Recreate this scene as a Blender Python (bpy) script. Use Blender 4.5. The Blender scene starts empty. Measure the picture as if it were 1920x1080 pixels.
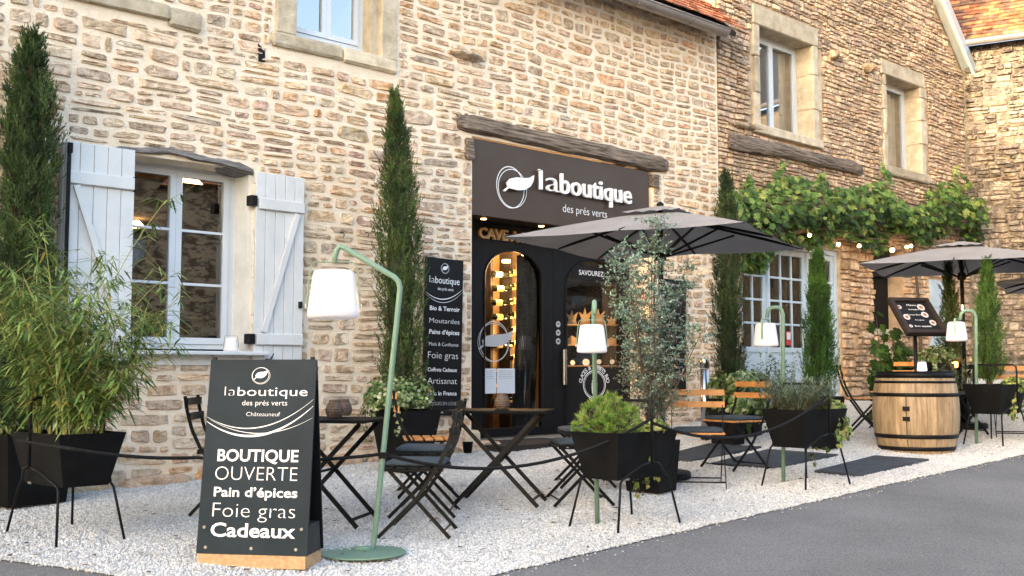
import bpy, bmesh, math, random
from mathutils import Vector, Matrix, Euler, noise
R = math.radians
SC = bpy.context.scene
COL = SC.collection
# ---------------------------------------------------------------- camera, sky, sun, exposure
CAMP = Vector((-3.6, -8.57, 1.03)); YAW = R(43.1); PITCH = math.atan(155 / 2050); FPX = 2050.0
cam = bpy.data.objects.new('camera', bpy.data.cameras.new('camera')); COL.objects.link(cam)
cam.location = CAMP; cam.rotation_euler = (R(90) + PITCH, 0, -YAW)
cam.data.sensor_width = 36; cam.data.lens = FPX / 1920 * 36; cam.data.clip_end = 500; cam.data.clip_start = .05
SC.camera = cam
SUN_EL = R(8.0); SUN_DIR = Vector((-1, .015, 0)).normalized()          # towards the sun, in plan
W = bpy.data.worlds.new('World'); SC.world = W; W.use_nodes = True
wn = W.node_tree.nodes; wl = W.node_tree.links
sky = wn.new('ShaderNodeTexSky'); sky.sky_type = 'NISHITA'; sky.sun_disc = False
sky.sun_elevation = SUN_EL; sky.sun_rotation = math.atan2(SUN_DIR.x, SUN_DIR.y)
sky.air_density = .75; sky.dust_density = 3.2; sky.ozone_density = .3
wl.new(sky.outputs[0], wn['Background'].inputs[0]); wn['Background'].inputs[1].default_value = .15
sd = bpy.data.lights.new('sun', 'SUN'); sd.energy = .9; sd.angle = R(.6); sd.color = (1, .80, .56)
sun = bpy.data.objects.new('sun', sd); COL.objects.link(sun)
sv = Vector((SUN_DIR.x * math.cos(SUN_EL), SUN_DIR.y * math.cos(SUN_EL), math.sin(SUN_EL)))
sun.rotation_euler = sv.to_track_quat('Z', 'Y').to_euler(); sun.location = (0, -10, 12)
SC.view_settings.view_transform = 'Standard'; SC.view_settings.look = 'None'
SC.view_settings.gamma = 1; SC.view_settings.use_curve_mapping = False
SC.view_settings.exposure = 3.42
SC.cycles.max_bounces = 6; SC.cycles.diffuse_bounces = 3; SC.cycles.glossy_bounces = 3
SC.cycles.transparent_max_bounces = 12; SC.cycles.caustics_reflective = False; SC.cycles.caustics_refractive = False
SC.cycles.sample_clamp_indirect = 4
# ---------------------------------------------------------------- geometry of the place
FH = Vector((math.sin(YAW), math.cos(YAW), 0)); RT = Vector((math.cos(YAW), -math.sin(YAW), 0))
FW = FH * math.cos(PITCH) + Vector((0, 0, math.sin(PITCH))); UP = RT.cross(FW)
def ray(px, py): return (FW + RT * ((px - 960) / FPX) + UP * ((540 - py) / FPX))
def on_y(px, py, y=0.0):
    d = ray(px, py); k = (y - CAMP.y) / d.y; return CAMP + d * k
def on_plane(px, py, O, n):
    d = ray(px, py); k = (O - CAMP).dot(n) / d.dot(n); return CAMP + d * k
def at_depth(px, py, Z):
    return CAMP + ray(px, py) * Z
def G(x, y):
    xx = max(-4.0, min(x, 17)); w = .094 + .022 * xx + .0019 * xx * xx
    yy = max(-5.0, min(y, 0)); return w + .065 * yy
def on_ground(px, py, dz=0.0):
    d = ray(px, py); k = 1.0; h = lambda k_: (CAMP + d*k_).z - G((CAMP + d*k_).x, (CAMP + d*k_).y) - dz
    while h(k) > 0 and k < 60: k += .1
    a_, b_ = k-.1, k
    for i in range(24):
        m_ = (a_+b_)/2
        if h(m_) > 0: a_ = m_
        else: b_ = m_
    p = CAMP + d*a_; return Vector((p.x, p.y, G(p.x, p.y) + dz))
def proj(p):
    v = p - CAMP; z = v.dot(FW); return 960 + FPX * v.dot(RT) / z, 540 - FPX * v.dot(UP) / z, z
# ---------------------------------------------------------------- helpers
def tag(o, label=None, cat=None, group=None, kind=None):
    if label: o['label'] = label
    if cat: o['category'] = cat
    if group: o['group'] = group
    if kind: o['kind'] = kind
    return o
def empty(name, loc, rz=0, label=None, cat=None, group=None):
    o = bpy.data.objects.new(name, None); COL.objects.link(o); o.location = loc; o.rotation_euler = (0, 0, rz)
    o.empty_display_size = .1
    return tag(o, label, cat, group)
def mw(o):
    m = Matrix.LocRotScale(o.location, o.rotation_euler, o.scale)
    return mw(o.parent) @ o.matrix_parent_inverse @ m if o.parent else m
def kids(o): return [c for c in list(COL.objects) if c.parent == o]
_KIDS = {}
def adopt(c, p, local=False):
    c.parent = p; _KIDS.setdefault(p.name, []).append(c)
    if not local: c.matrix_parent_inverse = mw(p).inverted()
def copy_tree(o, parent=None):
    c = o.copy(); COL.objects.link(c)
    if parent: c.parent = parent; _KIDS.setdefault(parent.name, []).append(c)
    for ch in list(_KIDS.get(o.name, [])): copy_tree(ch, c)
    return c
def put(o, loc, rz=None, label=None, group=None, sc=None):
    o.location = loc
    if rz is not None: o.rotation_euler = (0, 0, rz)
    if sc: o.scale = (sc, sc, sc)
    return tag(o, label, None, group)
def vnorm(v):
    l = v.length; return v / l if l > 1e-9 else Vector((0, 0, 1))
class MB:
    def __init__(s): s.v = []; s.f = []; s.c = []
    def add(s, vs, fs, col=None):
        b = len(s.v); s.v += [tuple(v) for v in vs]; s.f += [tuple(i + b for i in f) for f in fs]
        if col is not None: s.c += [col] * len(fs)
        return s
    def box(s, a, b, col=None, rot=None):
        x0, y0, z0 = a; x1, y1, z1 = b
        vs = [Vector(p) for p in ((x0,y0,z0),(x1,y0,z0),(x1,y1,z0),(x0,y1,z0),(x0,y0,z1),(x1,y0,z1),(x1,y1,z1),(x0,y1,z1))]
        if rot: vs = [rot @ v for v in vs]
        return s.add(vs, ((0,3,2,1),(4,5,6,7),(0,1,5,4),(1,2,6,5),(2,3,7,6),(3,0,4,7)), col)
    def cbox(s, a, b, ch=.01, jit=0, rng=None, rot=None):     # chamfered box: 24 vertices
        x0,y0,z0 = a; x1,y1,z1 = b; bm = bmesh.new()
        vs = [bm.verts.new(p) for p in ((x0,y0,z0),(x1,y0,z0),(x1,y1,z0),(x0,y1,z0),(x0,y0,z1),(x1,y0,z1),(x1,y1,z1),(x0,y1,z1))]
        for f in ((0,3,2,1),(4,5,6,7),(0,1,5,4),(1,2,6,5),(2,3,7,6),(3,0,4,7)): bm.faces.new([vs[i] for i in f])
        bmesh.ops.bevel(bm, geom=list(bm.edges), offset=ch, segments=1, affect='EDGES')
        if jit:
            for v in bm.verts: v.co += Vector((rng.uniform(-jit,jit), rng.uniform(-jit,jit), rng.uniform(-jit,jit)))
        bm.verts.index_update()
        s.add([(rot @ v.co) if rot else v.co.copy() for v in bm.verts], [[v.index for v in f.verts] for f in bm.faces]); bm.free(); return s
    def bar(s, p, q, w, t, side=None):                          # flat bar from p to q, width w along side, thickness t
        p = Vector(p); q = Vector(q); d = vnorm(q - p)
        sd_ = Vector(side) if side else (Vector((0,0,1)) if abs(d.z) < .9 else Vector((1,0,0)))
        sd_ = vnorm(sd_ - d * sd_.dot(d)); n = d.cross(sd_)
        vs = []
        for e in (p, q):
            for a, b in ((-1,-1),(1,-1),(1,1),(-1,1)): vs.append(e + sd_ * (a * w / 2) + n * (b * t / 2))
        return s.add(vs, ((3,2,1,0),(4,5,6,7),(0,1,5,4),(1,2,6,5),(2,3,7,6),(3,0,4,7)))
    def tube(s, pts, r, n=8, caps=True, col=None):
        pts = [Vector(p) for p in pts]; rs = r if isinstance(r, (list, tuple)) else [r] * len(pts)
        vs = []; fs = []; prev = None
        for i, p in enumerate(pts):
            d = vnorm(pts[min(i+1, len(pts)-1)] - pts[max(i-1, 0)])
            if prev is None: a = d.orthogonal().normalized()
            else: a = vnorm(prev - d * prev.dot(d))
            prev = a; b = d.cross(a)
            for k in range(n):
                t = 2 * math.pi * k / n; vs.append(p + (a * math.cos(t) + b * math.sin(t)) * rs[i])
        for i in range(len(pts) - 1):
            for k in range(n): fs.append((i*n+k, i*n+(k+1)%n, (i+1)*n+(k+1)%n, (i+1)*n+k))
        if caps: fs.append(tuple(range(n-1, -1, -1))); fs.append(tuple((len(pts)-1)*n+k for k in range(n)))
        return s.add(vs, fs, col)
    def lathe(s, prof, n=24, c=(0,0,0), cap0=True, cap1=True):
        vs = []; fs = []; m = len(prof)
        for r, z in prof:
            for k in range(n):
                t = 2*math.pi*k/n; vs.append((c[0] + r*math.cos(t), c[1] + r*math.sin(t), c[2] + z))
        for i in range(m-1):
            for k in range(n): fs.append((i*n+k, i*n+(k+1)%n, (i+1)*n+(k+1)%n, (i+1)*n+k))
        if cap0: fs.append(tuple(range(n-1,-1,-1)))
        if cap1: fs.append(tuple((m-1)*n+k for k in range(n)))
        return s.add(vs, fs)
    def prism(s, poly, fr, c0, c1):                             # polygon in a frame, from c0 to c1 along its normal
        n = len(poly); vs = [fr(a, b, c0) for a, b in poly] + [fr(a, b, c1) for a, b in poly]
        return s.add(vs, [tuple(range(n))[::-1], tuple(range(n, 2*n))] + [(i, (i+1)%n, n+(i+1)%n, n+i) for i in range(n)])
    def build(s, name, mat, parent=None, smooth=False, kind=None, centre=False, local=False, base=False):
        me = bpy.data.meshes.new(name); v = s.v; off = Vector((0,0,0))
        if (centre or base) and v:
            xs = [p[0] for p in v]; ys = [p[1] for p in v]; zs = [p[2] for p in v]
            off = Vector(((min(xs)+max(xs))/2, (min(ys)+max(ys))/2, min(zs) if base else (min(zs)+max(zs))/2))
            v = [(p[0]-off.x, p[1]-off.y, p[2]-off.z) for p in v]
        me.from_pydata(v, [], s.f)
        if s.c and len(s.c) == len(s.f):
            at = me.color_attributes.new('Col', 'FLOAT_COLOR', 'CORNER'); buf = []
            for f, c in zip(s.f, s.c): buf += [c[0], c[1], c[2], 1.0] * len(f)
            at.data.foreach_set('color', buf)
        if smooth: me.polygons.foreach_set('use_smooth', [True] * len(me.polygons))
        me.materials.append(mat); me.update()
        o = bpy.data.objects.new(name, me); COL.objects.link(o); o.location = off
        if kind: o['kind'] = kind
        if parent: adopt(o, parent, local)
        return o
def smooth_by_angle(o, deg=35):
    me = o.data; me.polygons.foreach_set('use_smooth', [True]*len(me.polygons))
    bm = bmesh.new(); bm.from_mesh(me)
    for e in bm.edges:
        if len(e.link_faces) == 2 and e.calc_face_angle(0) > R(deg): e.smooth = False
    bm.to_mesh(me); bm.free(); return o
def frame(O, u, n):                                             # u along, z up, n outward
    O = Vector(O); u = Vector(u).normalized(); n = Vector(n).normalized(); v = n.cross(u)
    if v.z < 0: v = -v
    f = lambda a, b, c=0.0: O + u * a + v * b + n * c
    f.O, f.u, f.v, f.n = O, u, v, n; return f
FAC = frame((0,0,0), (1,0,0), (0,-1,0))
def facade(y): return frame((0, y, 0), (1,0,0), (0,-1,0))
def rr(w, h, r, n=4, cx=0, cy=0):
    o = []
    for qx, qy, a0 in ((1,1,0),(-1,1,90),(-1,-1,180),(1,-1,270)):
        for k in range(n+1):
            a = R(a0 + 90*k/n); o.append((cx + qx*(w/2-r) + r*math.cos(a), cy + qy*(h/2-r) + r*math.sin(a)))
    return o
# ---------------------------------------------------------------- materials
def M(name, base=(.5,.5,.5), rough=.7, metal=0.0, c2=None, scale=8.0, stretch=(1,1,1), bump=0.0, bscale=None, attr=False,
      var=.25, spec=.5, detail=5, emis=None, estr=0, trans=0.0, dist=.004, wave=None, contrast=(.35,.65), rand=0.0, macro=None, smear=None):
    m = bpy.data.materials.new(name); m.use_nodes = True; nt = m.node_tree; N = nt.nodes; L = nt.links
    p = N['Principled BSDF']; p.inputs['Roughness'].default_value = rough; p.inputs['Metallic'].default_value = metal
    p.inputs['Specular IOR Level'].default_value = spec
    p.inputs['Base Color'].default_value = (*base, 1); col = None
    geo = N.new('ShaderNodeNewGeometry'); mp = N.new('ShaderNodeMapping'); mp.inputs['Scale'].default_value = stretch
    L.new(geo.outputs['Position'], mp.inputs[0])
    if c2 or attr or rand:
        ns = N.new('ShaderNodeTexNoise'); ns.inputs['Scale'].default_value = scale; ns.inputs['Detail'].default_value = detail
        ns.inputs['Roughness'].default_value = .62; L.new(mp.outputs[0], ns.inputs['Vector'])
        rp = N.new('ShaderNodeMapRange'); rp.inputs[1].default_value, rp.inputs[2].default_value = contrast
        L.new(ns.outputs['Fac'], rp.inputs[0]); mx = N.new('ShaderNodeMix'); mx.data_type = 'RGBA'; L.new(rp.outputs[0], mx.inputs[0])
        if attr:
            a = N.new('ShaderNodeAttribute'); a.attribute_name = 'Col'
            lo = N.new('ShaderNodeMix'); lo.data_type = 'RGBA'; lo.blend_type = 'MULTIPLY'; lo.inputs[0].default_value = 1
            L.new(a.outputs['Color'], lo.inputs[6]); lo.inputs[7].default_value = (1-var*1.3, 1-var*1.45, 1-var*1.6, 1)
            hi = N.new('ShaderNodeMix'); hi.data_type = 'RGBA'; hi.blend_type = 'MULTIPLY'; hi.inputs[0].default_value = 1
            L.new(a.outputs['Color'], hi.inputs[6]); hi.inputs[7].default_value = (1+var, 1+var, 1+var, 1)
            L.new(lo.outputs[2], mx.inputs[6]); L.new(hi.outputs[2], mx.inputs[7])
        else:
            mx.inputs[6].default_value = (*base, 1); mx.inputs[7].default_value = (*(c2 or base), 1)
        col = mx.outputs[2]
        if rand:
            oi = N.new('ShaderNodeObjectInfo'); mr = N.new('ShaderNodeMapRange'); mr.inputs[3].default_value = 1-rand; mr.inputs[4].default_value = 1+rand*.5
            L.new(oi.outputs['Random'], mr.inputs[0]); vm = N.new('ShaderNodeVectorMath'); vm.operation = 'SCALE'
            L.new(col, vm.inputs[0]); L.new(mr.outputs[0], vm.inputs['Scale']); col = vm.outputs[0]
        if smear:
            n3 = N.new('ShaderNodeTexNoise'); n3.inputs['Scale'].default_value = smear[1]; n3.inputs['Detail'].default_value = 7; n3.inputs['Roughness'].default_value = .7; L.new(geo.outputs['Position'], n3.inputs['Vector'])
            r3_ = N.new('ShaderNodeMapRange'); r3_.inputs[1].default_value = smear[2]; r3_.inputs[2].default_value = smear[3]; r3_.inputs[4].default_value = smear[4]; L.new(n3.outputs['Fac'], r3_.inputs[0])
            x3 = N.new('ShaderNodeMix'); x3.data_type = 'RGBA'; L.new(r3_.outputs[0], x3.inputs[0]); L.new(col, x3.inputs[6]); x3.inputs[7].default_value = (*smear[0], 1); col = x3.outputs[2]
        if macro:
            n2 = N.new('ShaderNodeTexNoise'); n2.inputs['Scale'].default_value = macro[0]; n2.inputs['Detail'].default_value = 6; n2.inputs['Roughness'].default_value = .6; L.new(geo.outputs['Position'], n2.inputs['Vector'])
            r2_ = N.new('ShaderNodeMapRange'); r2_.inputs[1].default_value = .32; r2_.inputs[2].default_value = .68; r2_.inputs[3].default_value = 1-macro[1]; r2_.inputs[4].default_value = 1+macro[1]*.6; L.new(n2.outputs['Fac'], r2_.inputs[0])
            v2 = N.new('ShaderNodeVectorMath'); v2.operation = 'SCALE'; L.new(col, v2.inputs[0]); L.new(r2_.outputs[0], v2.inputs['Scale']); col = v2.outputs[0]
        L.new(col, p.inputs['Base Color'])
    if bump:
        nb = N.new('ShaderNodeTexNoise'); nb.inputs['Scale'].default_value = bscale or scale*4; nb.inputs['Detail'].default_value = 6
        nb.inputs['Roughness'].default_value = .65; L.new(mp.outputs[0], nb.inputs['Vector'])
        bp = N.new('ShaderNodeBump'); bp.inputs['Strength'].default_value = bump; bp.inputs['Distance'].default_value = dist
        L.new(nb.outputs['Fac'], bp.inputs['Height']); L.new(bp.outputs[0], p.inputs['Normal'])
    if emis:
        p.inputs['Emission Color'].default_value = (*emis, 1); p.inputs['Emission Strength'].default_value = estr
    if trans:
        tr = N.new('ShaderNodeBsdfTranslucent'); ms = N.new('ShaderNodeMixShader'); ms.inputs[0].default_value = trans
        if col: L.new(col, tr.inputs[0])
        else: tr.inputs[0].default_value = (*base, 1)
        L.new(p.outputs[0], ms.inputs[1]); L.new(tr.outputs[0], ms.inputs[2]); L.new(ms.outputs[0], N['Material Output'].inputs[0])
    return m
def glass_mat(name, tint=(.9,.95,.95), ior=1.6, rough=.0, amb=0.0):
    m = bpy.data.materials.new(name); m.use_nodes = True; nt = m.node_tree; N = nt.nodes; L = nt.links
    N.remove(N['Principled BSDF']); t = N.new('ShaderNodeBsdfTransparent'); t.inputs[0].default_value = (*tint, 1)
    g = N.new('ShaderNodeBsdfGlossy'); g.inputs['Roughness'].default_value = rough
    f = N.new('ShaderNodeFresnel'); f.inputs[0].default_value = ior; a = N.new('ShaderNodeMath'); a.operation = 'ADD'; a.inputs[1].default_value = amb
    a.use_clamp = True; L.new(f.outputs[0], a.inputs[0])
    geo = N.new('ShaderNodeNewGeometry'); ns = N.new('ShaderNodeTexNoise'); ns.inputs['Scale'].default_value = 3; L.new(geo.outputs['Position'], ns.inputs['Vector'])
    bp = N.new('ShaderNodeBump'); bp.inputs['Strength'].default_value = .03; bp.inputs['Distance'].default_value = .004
    L.new(ns.outputs['Fac'], bp.inputs['Height']); L.new(bp.outputs[0], g.inputs['Normal'])
    x = N.new('ShaderNodeMixShader'); L.new(a.outputs[0], x.inputs[0]); L.new(t.outputs[0], x.inputs[1]); L.new(g.outputs[0], x.inputs[2])
    L.new(x.outputs[0], N['Material Output'].inputs[0]); return m
mt = dict(
 stone=M('rubble_stone', attr=True, scale=14, var=.26, rough=.92, bump=1, bscale=32, dist=.022, spec=.2, smear=((.87,.715,.545), 9, .42, .68, .78), macro=(.7,.10)),
 stone_dark=M('weathered_stone', attr=True, scale=12, var=.24, macro=(.6,.15), smear=((.64,.50,.36), 6, .47, .68, .65), rough=.95, bump=1, bscale=45, dist=.015, spec=.15),
 mortar=M('lime_mortar', (.82,.665,.485), c2=(.92,.785,.62), scale=5, rough=.95, bump=1, bscale=45, dist=.014, spec=.2, macro=(.8,.10)),
 deep=M('earth_joint', (.42,.30,.195), c2=(.60,.455,.31), scale=6, rough=1, bump=1, bscale=40, dist=.01, spec=.1),
 deep_grey=M('grey_joint', (.15,.125,.095), c2=(.26,.225,.175), scale=6, rough=1, bump=1, bscale=40, dist=.01, spec=.1),
 ashlar=M('dressed_stone', (.46,.38,.265), c2=(.64,.55,.41), scale=7, rough=.92, bump=1, bscale=26, dist=.014, spec=.2, rand=.22, macro=(2.2,.16)),
 plaster=M('lime_plaster', (.70,.68,.62), c2=(.82,.80,.74), scale=6, rough=.95, bump=.5, bscale=50),
 beam=M('weathered_beam', (.045,.032,.024), c2=(.34,.27,.21), scale=3.2, stretch=(1,14,14), rough=.9, bump=1, bscale=9, dist=.02, spec=.2, detail=8),
 beamx=M('grey_oak_beam', (.14,.125,.115), c2=(.33,.30,.28), scale=3, stretch=(1.2,16,16), rough=.9, bump=.9, bscale=8, dist=.015, spec=.2),
 paint=M('pale_blue_paint', (.60,.605,.595), c2=(.66,.665,.655), scale=3, rough=.6, bump=.3, bscale=40, macro=(2.5,.08)),
 paint2=M('dusty_blue_paint', (.44,.54,.60), c2=(.52,.62,.68), scale=3, rough=.55, bump=.1, bscale=40),
 white_frame=M('window_frame_paint', (.58,.62,.66), rough=.4, c2=(.62,.66,.70), scale=4),
 table_steel=M('matt_table_steel', (.006,.006,.006), rough=.6, c2=(.009,.009,.009), scale=8, spec=.05, macro=(6,.3)),
 iron=M('black_iron', (.004,.004,.0042), rough=.5, c2=(.009,.009,.009), scale=30, spec=.16),
 planter=M('black_planter_steel', (.003,.003,.0033), rough=.6, c2=(.0065,.0065,.007), scale=6, spec=.14, macro=(5,.3)),
 dark_wood=M('dark_painted_joinery', (.005,.0052,.006), rough=.55, c2=(.010,.010,.011), scale=5, stretch=(8,8,1), spec=.15),
 brown_panel=M('brown_sign_panel', (.062,.042,.031), rough=.38, metal=.25, spec=.2, c2=(.072,.050,.037), scale=2),
 board=M('slate_board_print', (.013,.021,.028), rough=.5, c2=(.018,.027,.035), scale=3, spec=.12, macro=(4,.15)),
 board_black=M('charcoal_sign_print', (.010,.010,.011), rough=.5, c2=(.013,.013,.014), scale=3, spec=.12),
 white=M('white_lettering', (.80,.80,.80), rough=.5), grey_print=M('grey_lettering', (.42,.42,.43), rough=.5),
 red=M('red_lettering', (.45,.03,.03), rough=.5),
 gold=M('wooden_letters', (.36,.22,.09), rough=.6, c2=(.48,.31,.14), scale=10),
 sage=M('sage_green_steel', (.155,.25,.18), rough=.45, c2=(.17,.27,.195), scale=6, spec=.4),
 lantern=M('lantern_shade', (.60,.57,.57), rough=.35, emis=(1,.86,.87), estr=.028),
 lantern_lit=M('glowing_lamp_shade', (.8,.75,.82), rough=.35, emis=(.93,.72,.95), estr=.14),
 oak=M('barrel_oak', (.25,.165,.085), c2=(.45,.32,.185), scale=4, stretch=(7,7,.8), rough=.6, bump=.35, bscale=14, dist=.003, rand=.18, macro=(3,.18)),
 slat=M('oiled_wood_slat', (.46,.19,.055), c2=(.60,.28,.09), scale=10, rough=.45, bump=.1, rand=.1),
 pine=M('raw_timber_block', (.38,.21,.10), c2=(.55,.34,.17), scale=6, stretch=(1,6,6), rough=.75, bump=.3),
 charwood=M('stained_timber', (.012,.010,.009), c2=(.035,.028,.023), scale=6, rough=.7, bump=.3),
 cushion=M('slate_blue_cushion', (.030,.042,.052), c2=(.045,.060,.073), scale=30, rough=.9, bump=.3, bscale=200),
 rope=M('black_rope', (.005,.005,.0055), c2=(.018,.018,.019), spec=.15, scale=120, rough=.85, bump=.8, bscale=160),
 fabric=M('grey_parasol_fabric', (.215,.200,.192), c2=(.26,.243,.234), scale=3, rough=.85, bump=.15, bscale=300, trans=.12),
 steel=M('brushed_steel', (.55,.55,.55), rough=.25, metal=1, c2=(.45,.45,.45), scale=10, stretch=(1,1,.05)),
 zinc=M('zinc_gutter', (.22,.20,.19), rough=.45, metal=.5, c2=(.30,.27,.25), scale=4),
 zinc_blue=M('zinc_verge', (.42,.50,.55), rough=.4, metal=.3, c2=(.50,.58,.62), scale=3),
 tile=M('clay_roof_tile', attr=True, scale=9, var=.35, rough=.9, bump=.6, bscale=50),
 asphalt=M('asphalt', (.095,.091,.088), c2=(.225,.216,.209), scale=90, rough=.9, bump=.7, bscale=150, dist=.006, detail=5, contrast=(.40,.68), macro=(.9,.22)),
 gravel=M('white_gravel_bed', (.30,.285,.27), c2=(.60,.59,.57), scale=70, rough=.9, bump=1, bscale=70, dist=.012, detail=2),
 chip=M('white_marble_chip', (.50,.485,.46), c2=(.64,.63,.615), scale=30, rough=.75, rand=.3, macro=(1.3,.10)),
 slate=M('dark_slate_slab', (.028,.033,.038), c2=(.065,.067,.07), scale=9, macro=(2,.3), rough=.8, bump=.6, bscale=25),
 matbrown=M('brown_doormat', (.020,.014,.012), c2=(.032,.024,.02), scale=60, rough=1, bump=1, bscale=200),
 pave=M('worn_threshold_stone', (.33,.30,.26), c2=(.45,.41,.36), scale=5, rough=.9, bump=.5),
 earth=M('potting_soil', (.03,.02,.014), c2=(.06,.04,.03), scale=40, rough=1, bump=1, bscale=80),
 leaf=M('leaf', attr=True, scale=25, var=.25, rough=.55, trans=.25, spec=.3),
 bark=M('bark', (.07,.045,.03), c2=(.12,.085,.06), scale=30, rough=.95, bump=.6),
 culm=M('bamboo_culm', (.30,.28,.07), c2=(.20,.22,.05), scale=10, rough=.5),
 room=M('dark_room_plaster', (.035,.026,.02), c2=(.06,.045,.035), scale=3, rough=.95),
 shopwall=M('cellar_wall', (.32,.20,.10), c2=(.44,.29,.16), scale=4, rough=.85, bump=.5),
 shelfwood=M('shop_shelf_wood', (.30,.17,.07), c2=(.42,.26,.12), scale=8, rough=.6),
 bottle=M('dark_wine_glass', (.010,.012,.008), rough=.12, spec=.6), label=M('cream_wine_label', (.66,.44,.15), rough=.6),
 capsule=M('gold_capsule', (.55,.33,.08), rough=.35, metal=.4),
 glass=glass_mat('window_glass', amb=.13), glass_up=glass_mat('upstairs_window_glass', amb=.30, ior=1.7), glass_door=glass_mat('door_glass', amb=.02, ior=1.45), glass_shop=glass_mat('shop_glass', amb=.015, ior=1.4),
 curtain=M('white_net_curtain', (.62,.63,.64), c2=(.72,.73,.74), scale=4, stretch=(20,20,.5), rough=.9),
 blackcloth=M('black_curtain_cloth', (.010,.010,.011), c2=(.028,.027,.028), scale=3, stretch=(12,12,.4), rough=.9),
 paper=M('white_paper', (.62,.66,.72), rough=.8), wicker=M('dark_ribbed_wicker', (.06,.035,.022), c2=(.11,.07,.045), scale=40, rough=.7, bump=.4),
 bulb=M('lit_bulb', (.9,.6,.3), emis=(1,.50,.16), estr=4), led=M('led_strip', (1,.8,.5), emis=(1,.58,.22), estr=3),
 screen_frame=M('bronze_menu_frame', (.030,.021,.017), rough=.45, metal=.2, spec=.2, c2=(.038,.027,.022), scale=3), plate=M('plate_print', (.55,.50,.45), rough=.6), food=M('food_print', (.28,.09,.05), rough=.6),
 opp=M('opposite_wall', (.13,.10,.07), c2=(.46,.38,.27), scale=4.2, rough=.95, bump=.8, bscale=20, stretch=(1,1,2.8), contrast=(.42,.54), detail=2),
 candle=M('candle_flame', (1,.5,.1), emis=(1,.35,.05), estr=3),
)
# ---------------------------------------------------------------- rubble walls
def splitrect(r, rng, hm, wm, out):
    x0, z0, x1, z1 = r; w = x1-x0; h = z1-z0
    hs = hm * rng.choice([rng.uniform(.75,1.4), rng.uniform(1,2.1)]); ws = wm * rng.uniform(.55, 1.8)
    if h > hs and h > hm*.95 and not (w < wm*.5 and rng.random() < .5):
        k = z0 + h*rng.uniform(.36, .64); splitrect((x0,z0,x1,k), rng, hm, wm, out); splitrect((x0,k,x1,z1), rng, hm, wm, out)
    elif w > ws and w > wm*.7:
        k = x0 + w*rng.uniform(.3, .7); splitrect((x0,z0,k,z1), rng, hm, wm, out); splitrect((k,z0,x1,z1), rng, hm, wm, out)
    else: out.append(r)
def minus(r, holes, mw_=.06, mh=.035):
    todo = [r]; 
    for h in holes:
        nx = []
        for a in todo:
            x0,z0,x1,z1 = a; p,q,s,t = h
            if x1 <= p or x0 >= s or z1 <= q or z0 >= t: nx.append(a); continue
            c = []
            if x0 < p: c.append((x0,z0,p,z1))
            if x1 > s: c.append((s,z0,x1,z1))
            if z0 < q: c.append((max(x0,p),z0,min(x1,s),q))
            if z1 > t: c.append((max(x0,p),t,min(x1,s),z1))
            nx += [b for b in c if b[2]-b[0] > mw_ and b[3]-b[1] > mh]
        todo = nx
    return todo
def slabs(dom, holes):                                          # rectangles covering dom minus holes
    xs = sorted({dom[0], dom[2]} | {h[i] for h in holes for i in (0,2) if dom[0] < h[i] < dom[2]}); out = []
    for a, b in zip(xs, xs[1:]):
        zs = [(dom[1], dom[3])]
        for h in holes:
            if h[0] < b-1e-6 and h[2] > a+1e-6:
                nz = []
                for p, q in zs:
                    if h[1] >= q or h[3] <= p: nz.append((p,q)); continue
                    if h[1] > p: nz.append((p, h[1]))
                    if h[3] < q: nz.append((h[3], q))
                zs = nz
        out += [(a, p, b, q) for p, q in zs]
    return out
def stone_geo(mb, fr, q, rng, joint, proud, col, back=.03, n=10, rough=.010, shape=.06):
    # q: four corners (a,b); rounded quadrilateral with a domed, slightly uneven face
    (ax,az),(bx,bz),(cx,cz),(dx,dz) = q
    w = (bx-ax+cx-dx)/2; h = (dz-az+cz-bz)/2; iw = max(.3, 1-joint/w); ih = max(.3, 1-joint/h)
    def bl(u, v):
        u = (u+1)/2; v = (v+1)/2
        return (ax*(1-u)*(1-v)+bx*u*(1-v)+cx*u*v+dx*(1-u)*v, az*(1-u)*(1-v)+bz*u*(1-v)+cz*u*v+dz*(1-u)*v)
    pw = rng.uniform(.22, .58); ph = rng.uniform(0, .6); pts = []
    for k in range(n):
        t = 2*math.pi*(k+ph)/n; c, s = math.cos(t), math.sin(t); j = 1-min(.4, abs(rng.gauss(0, shape)))
        pts.append((math.copysign(abs(c)**pw, c)*iw*j, math.copysign(abs(s)**pw, s)*ih*j))
    vs = []; tilt = rng.gauss(0, rough*.9); tilt2 = rng.gauss(0, rough*.9)
    for sc, d in ((1.0, -back), (1.0, proud*.45), (.86, proud), (.45, proud)):
        for (u, v) in pts:
            x, z = bl(u*sc, v*sc); e = 0 if sc == 1.0 else rng.gauss(0, rough*.45) + (tilt*v + tilt2*u)*.6
            vs.append(fr(x, z, d+e))
    x, z = bl(0,0); vs.append(fr(x, z, proud + rng.gauss(0, rough*.4)))
    fs = []
    for r in range(3):
        for k in range(n): fs.append((r*n+k, r*n+(k+1)%n, (r+1)*n+(k+1)%n, (r+1)*n+k))
    for k in range(n): fs.append((3*n+k, 3*n+(k+1)%n, 4*n))
    mb.add(vs, fs, col)
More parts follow.
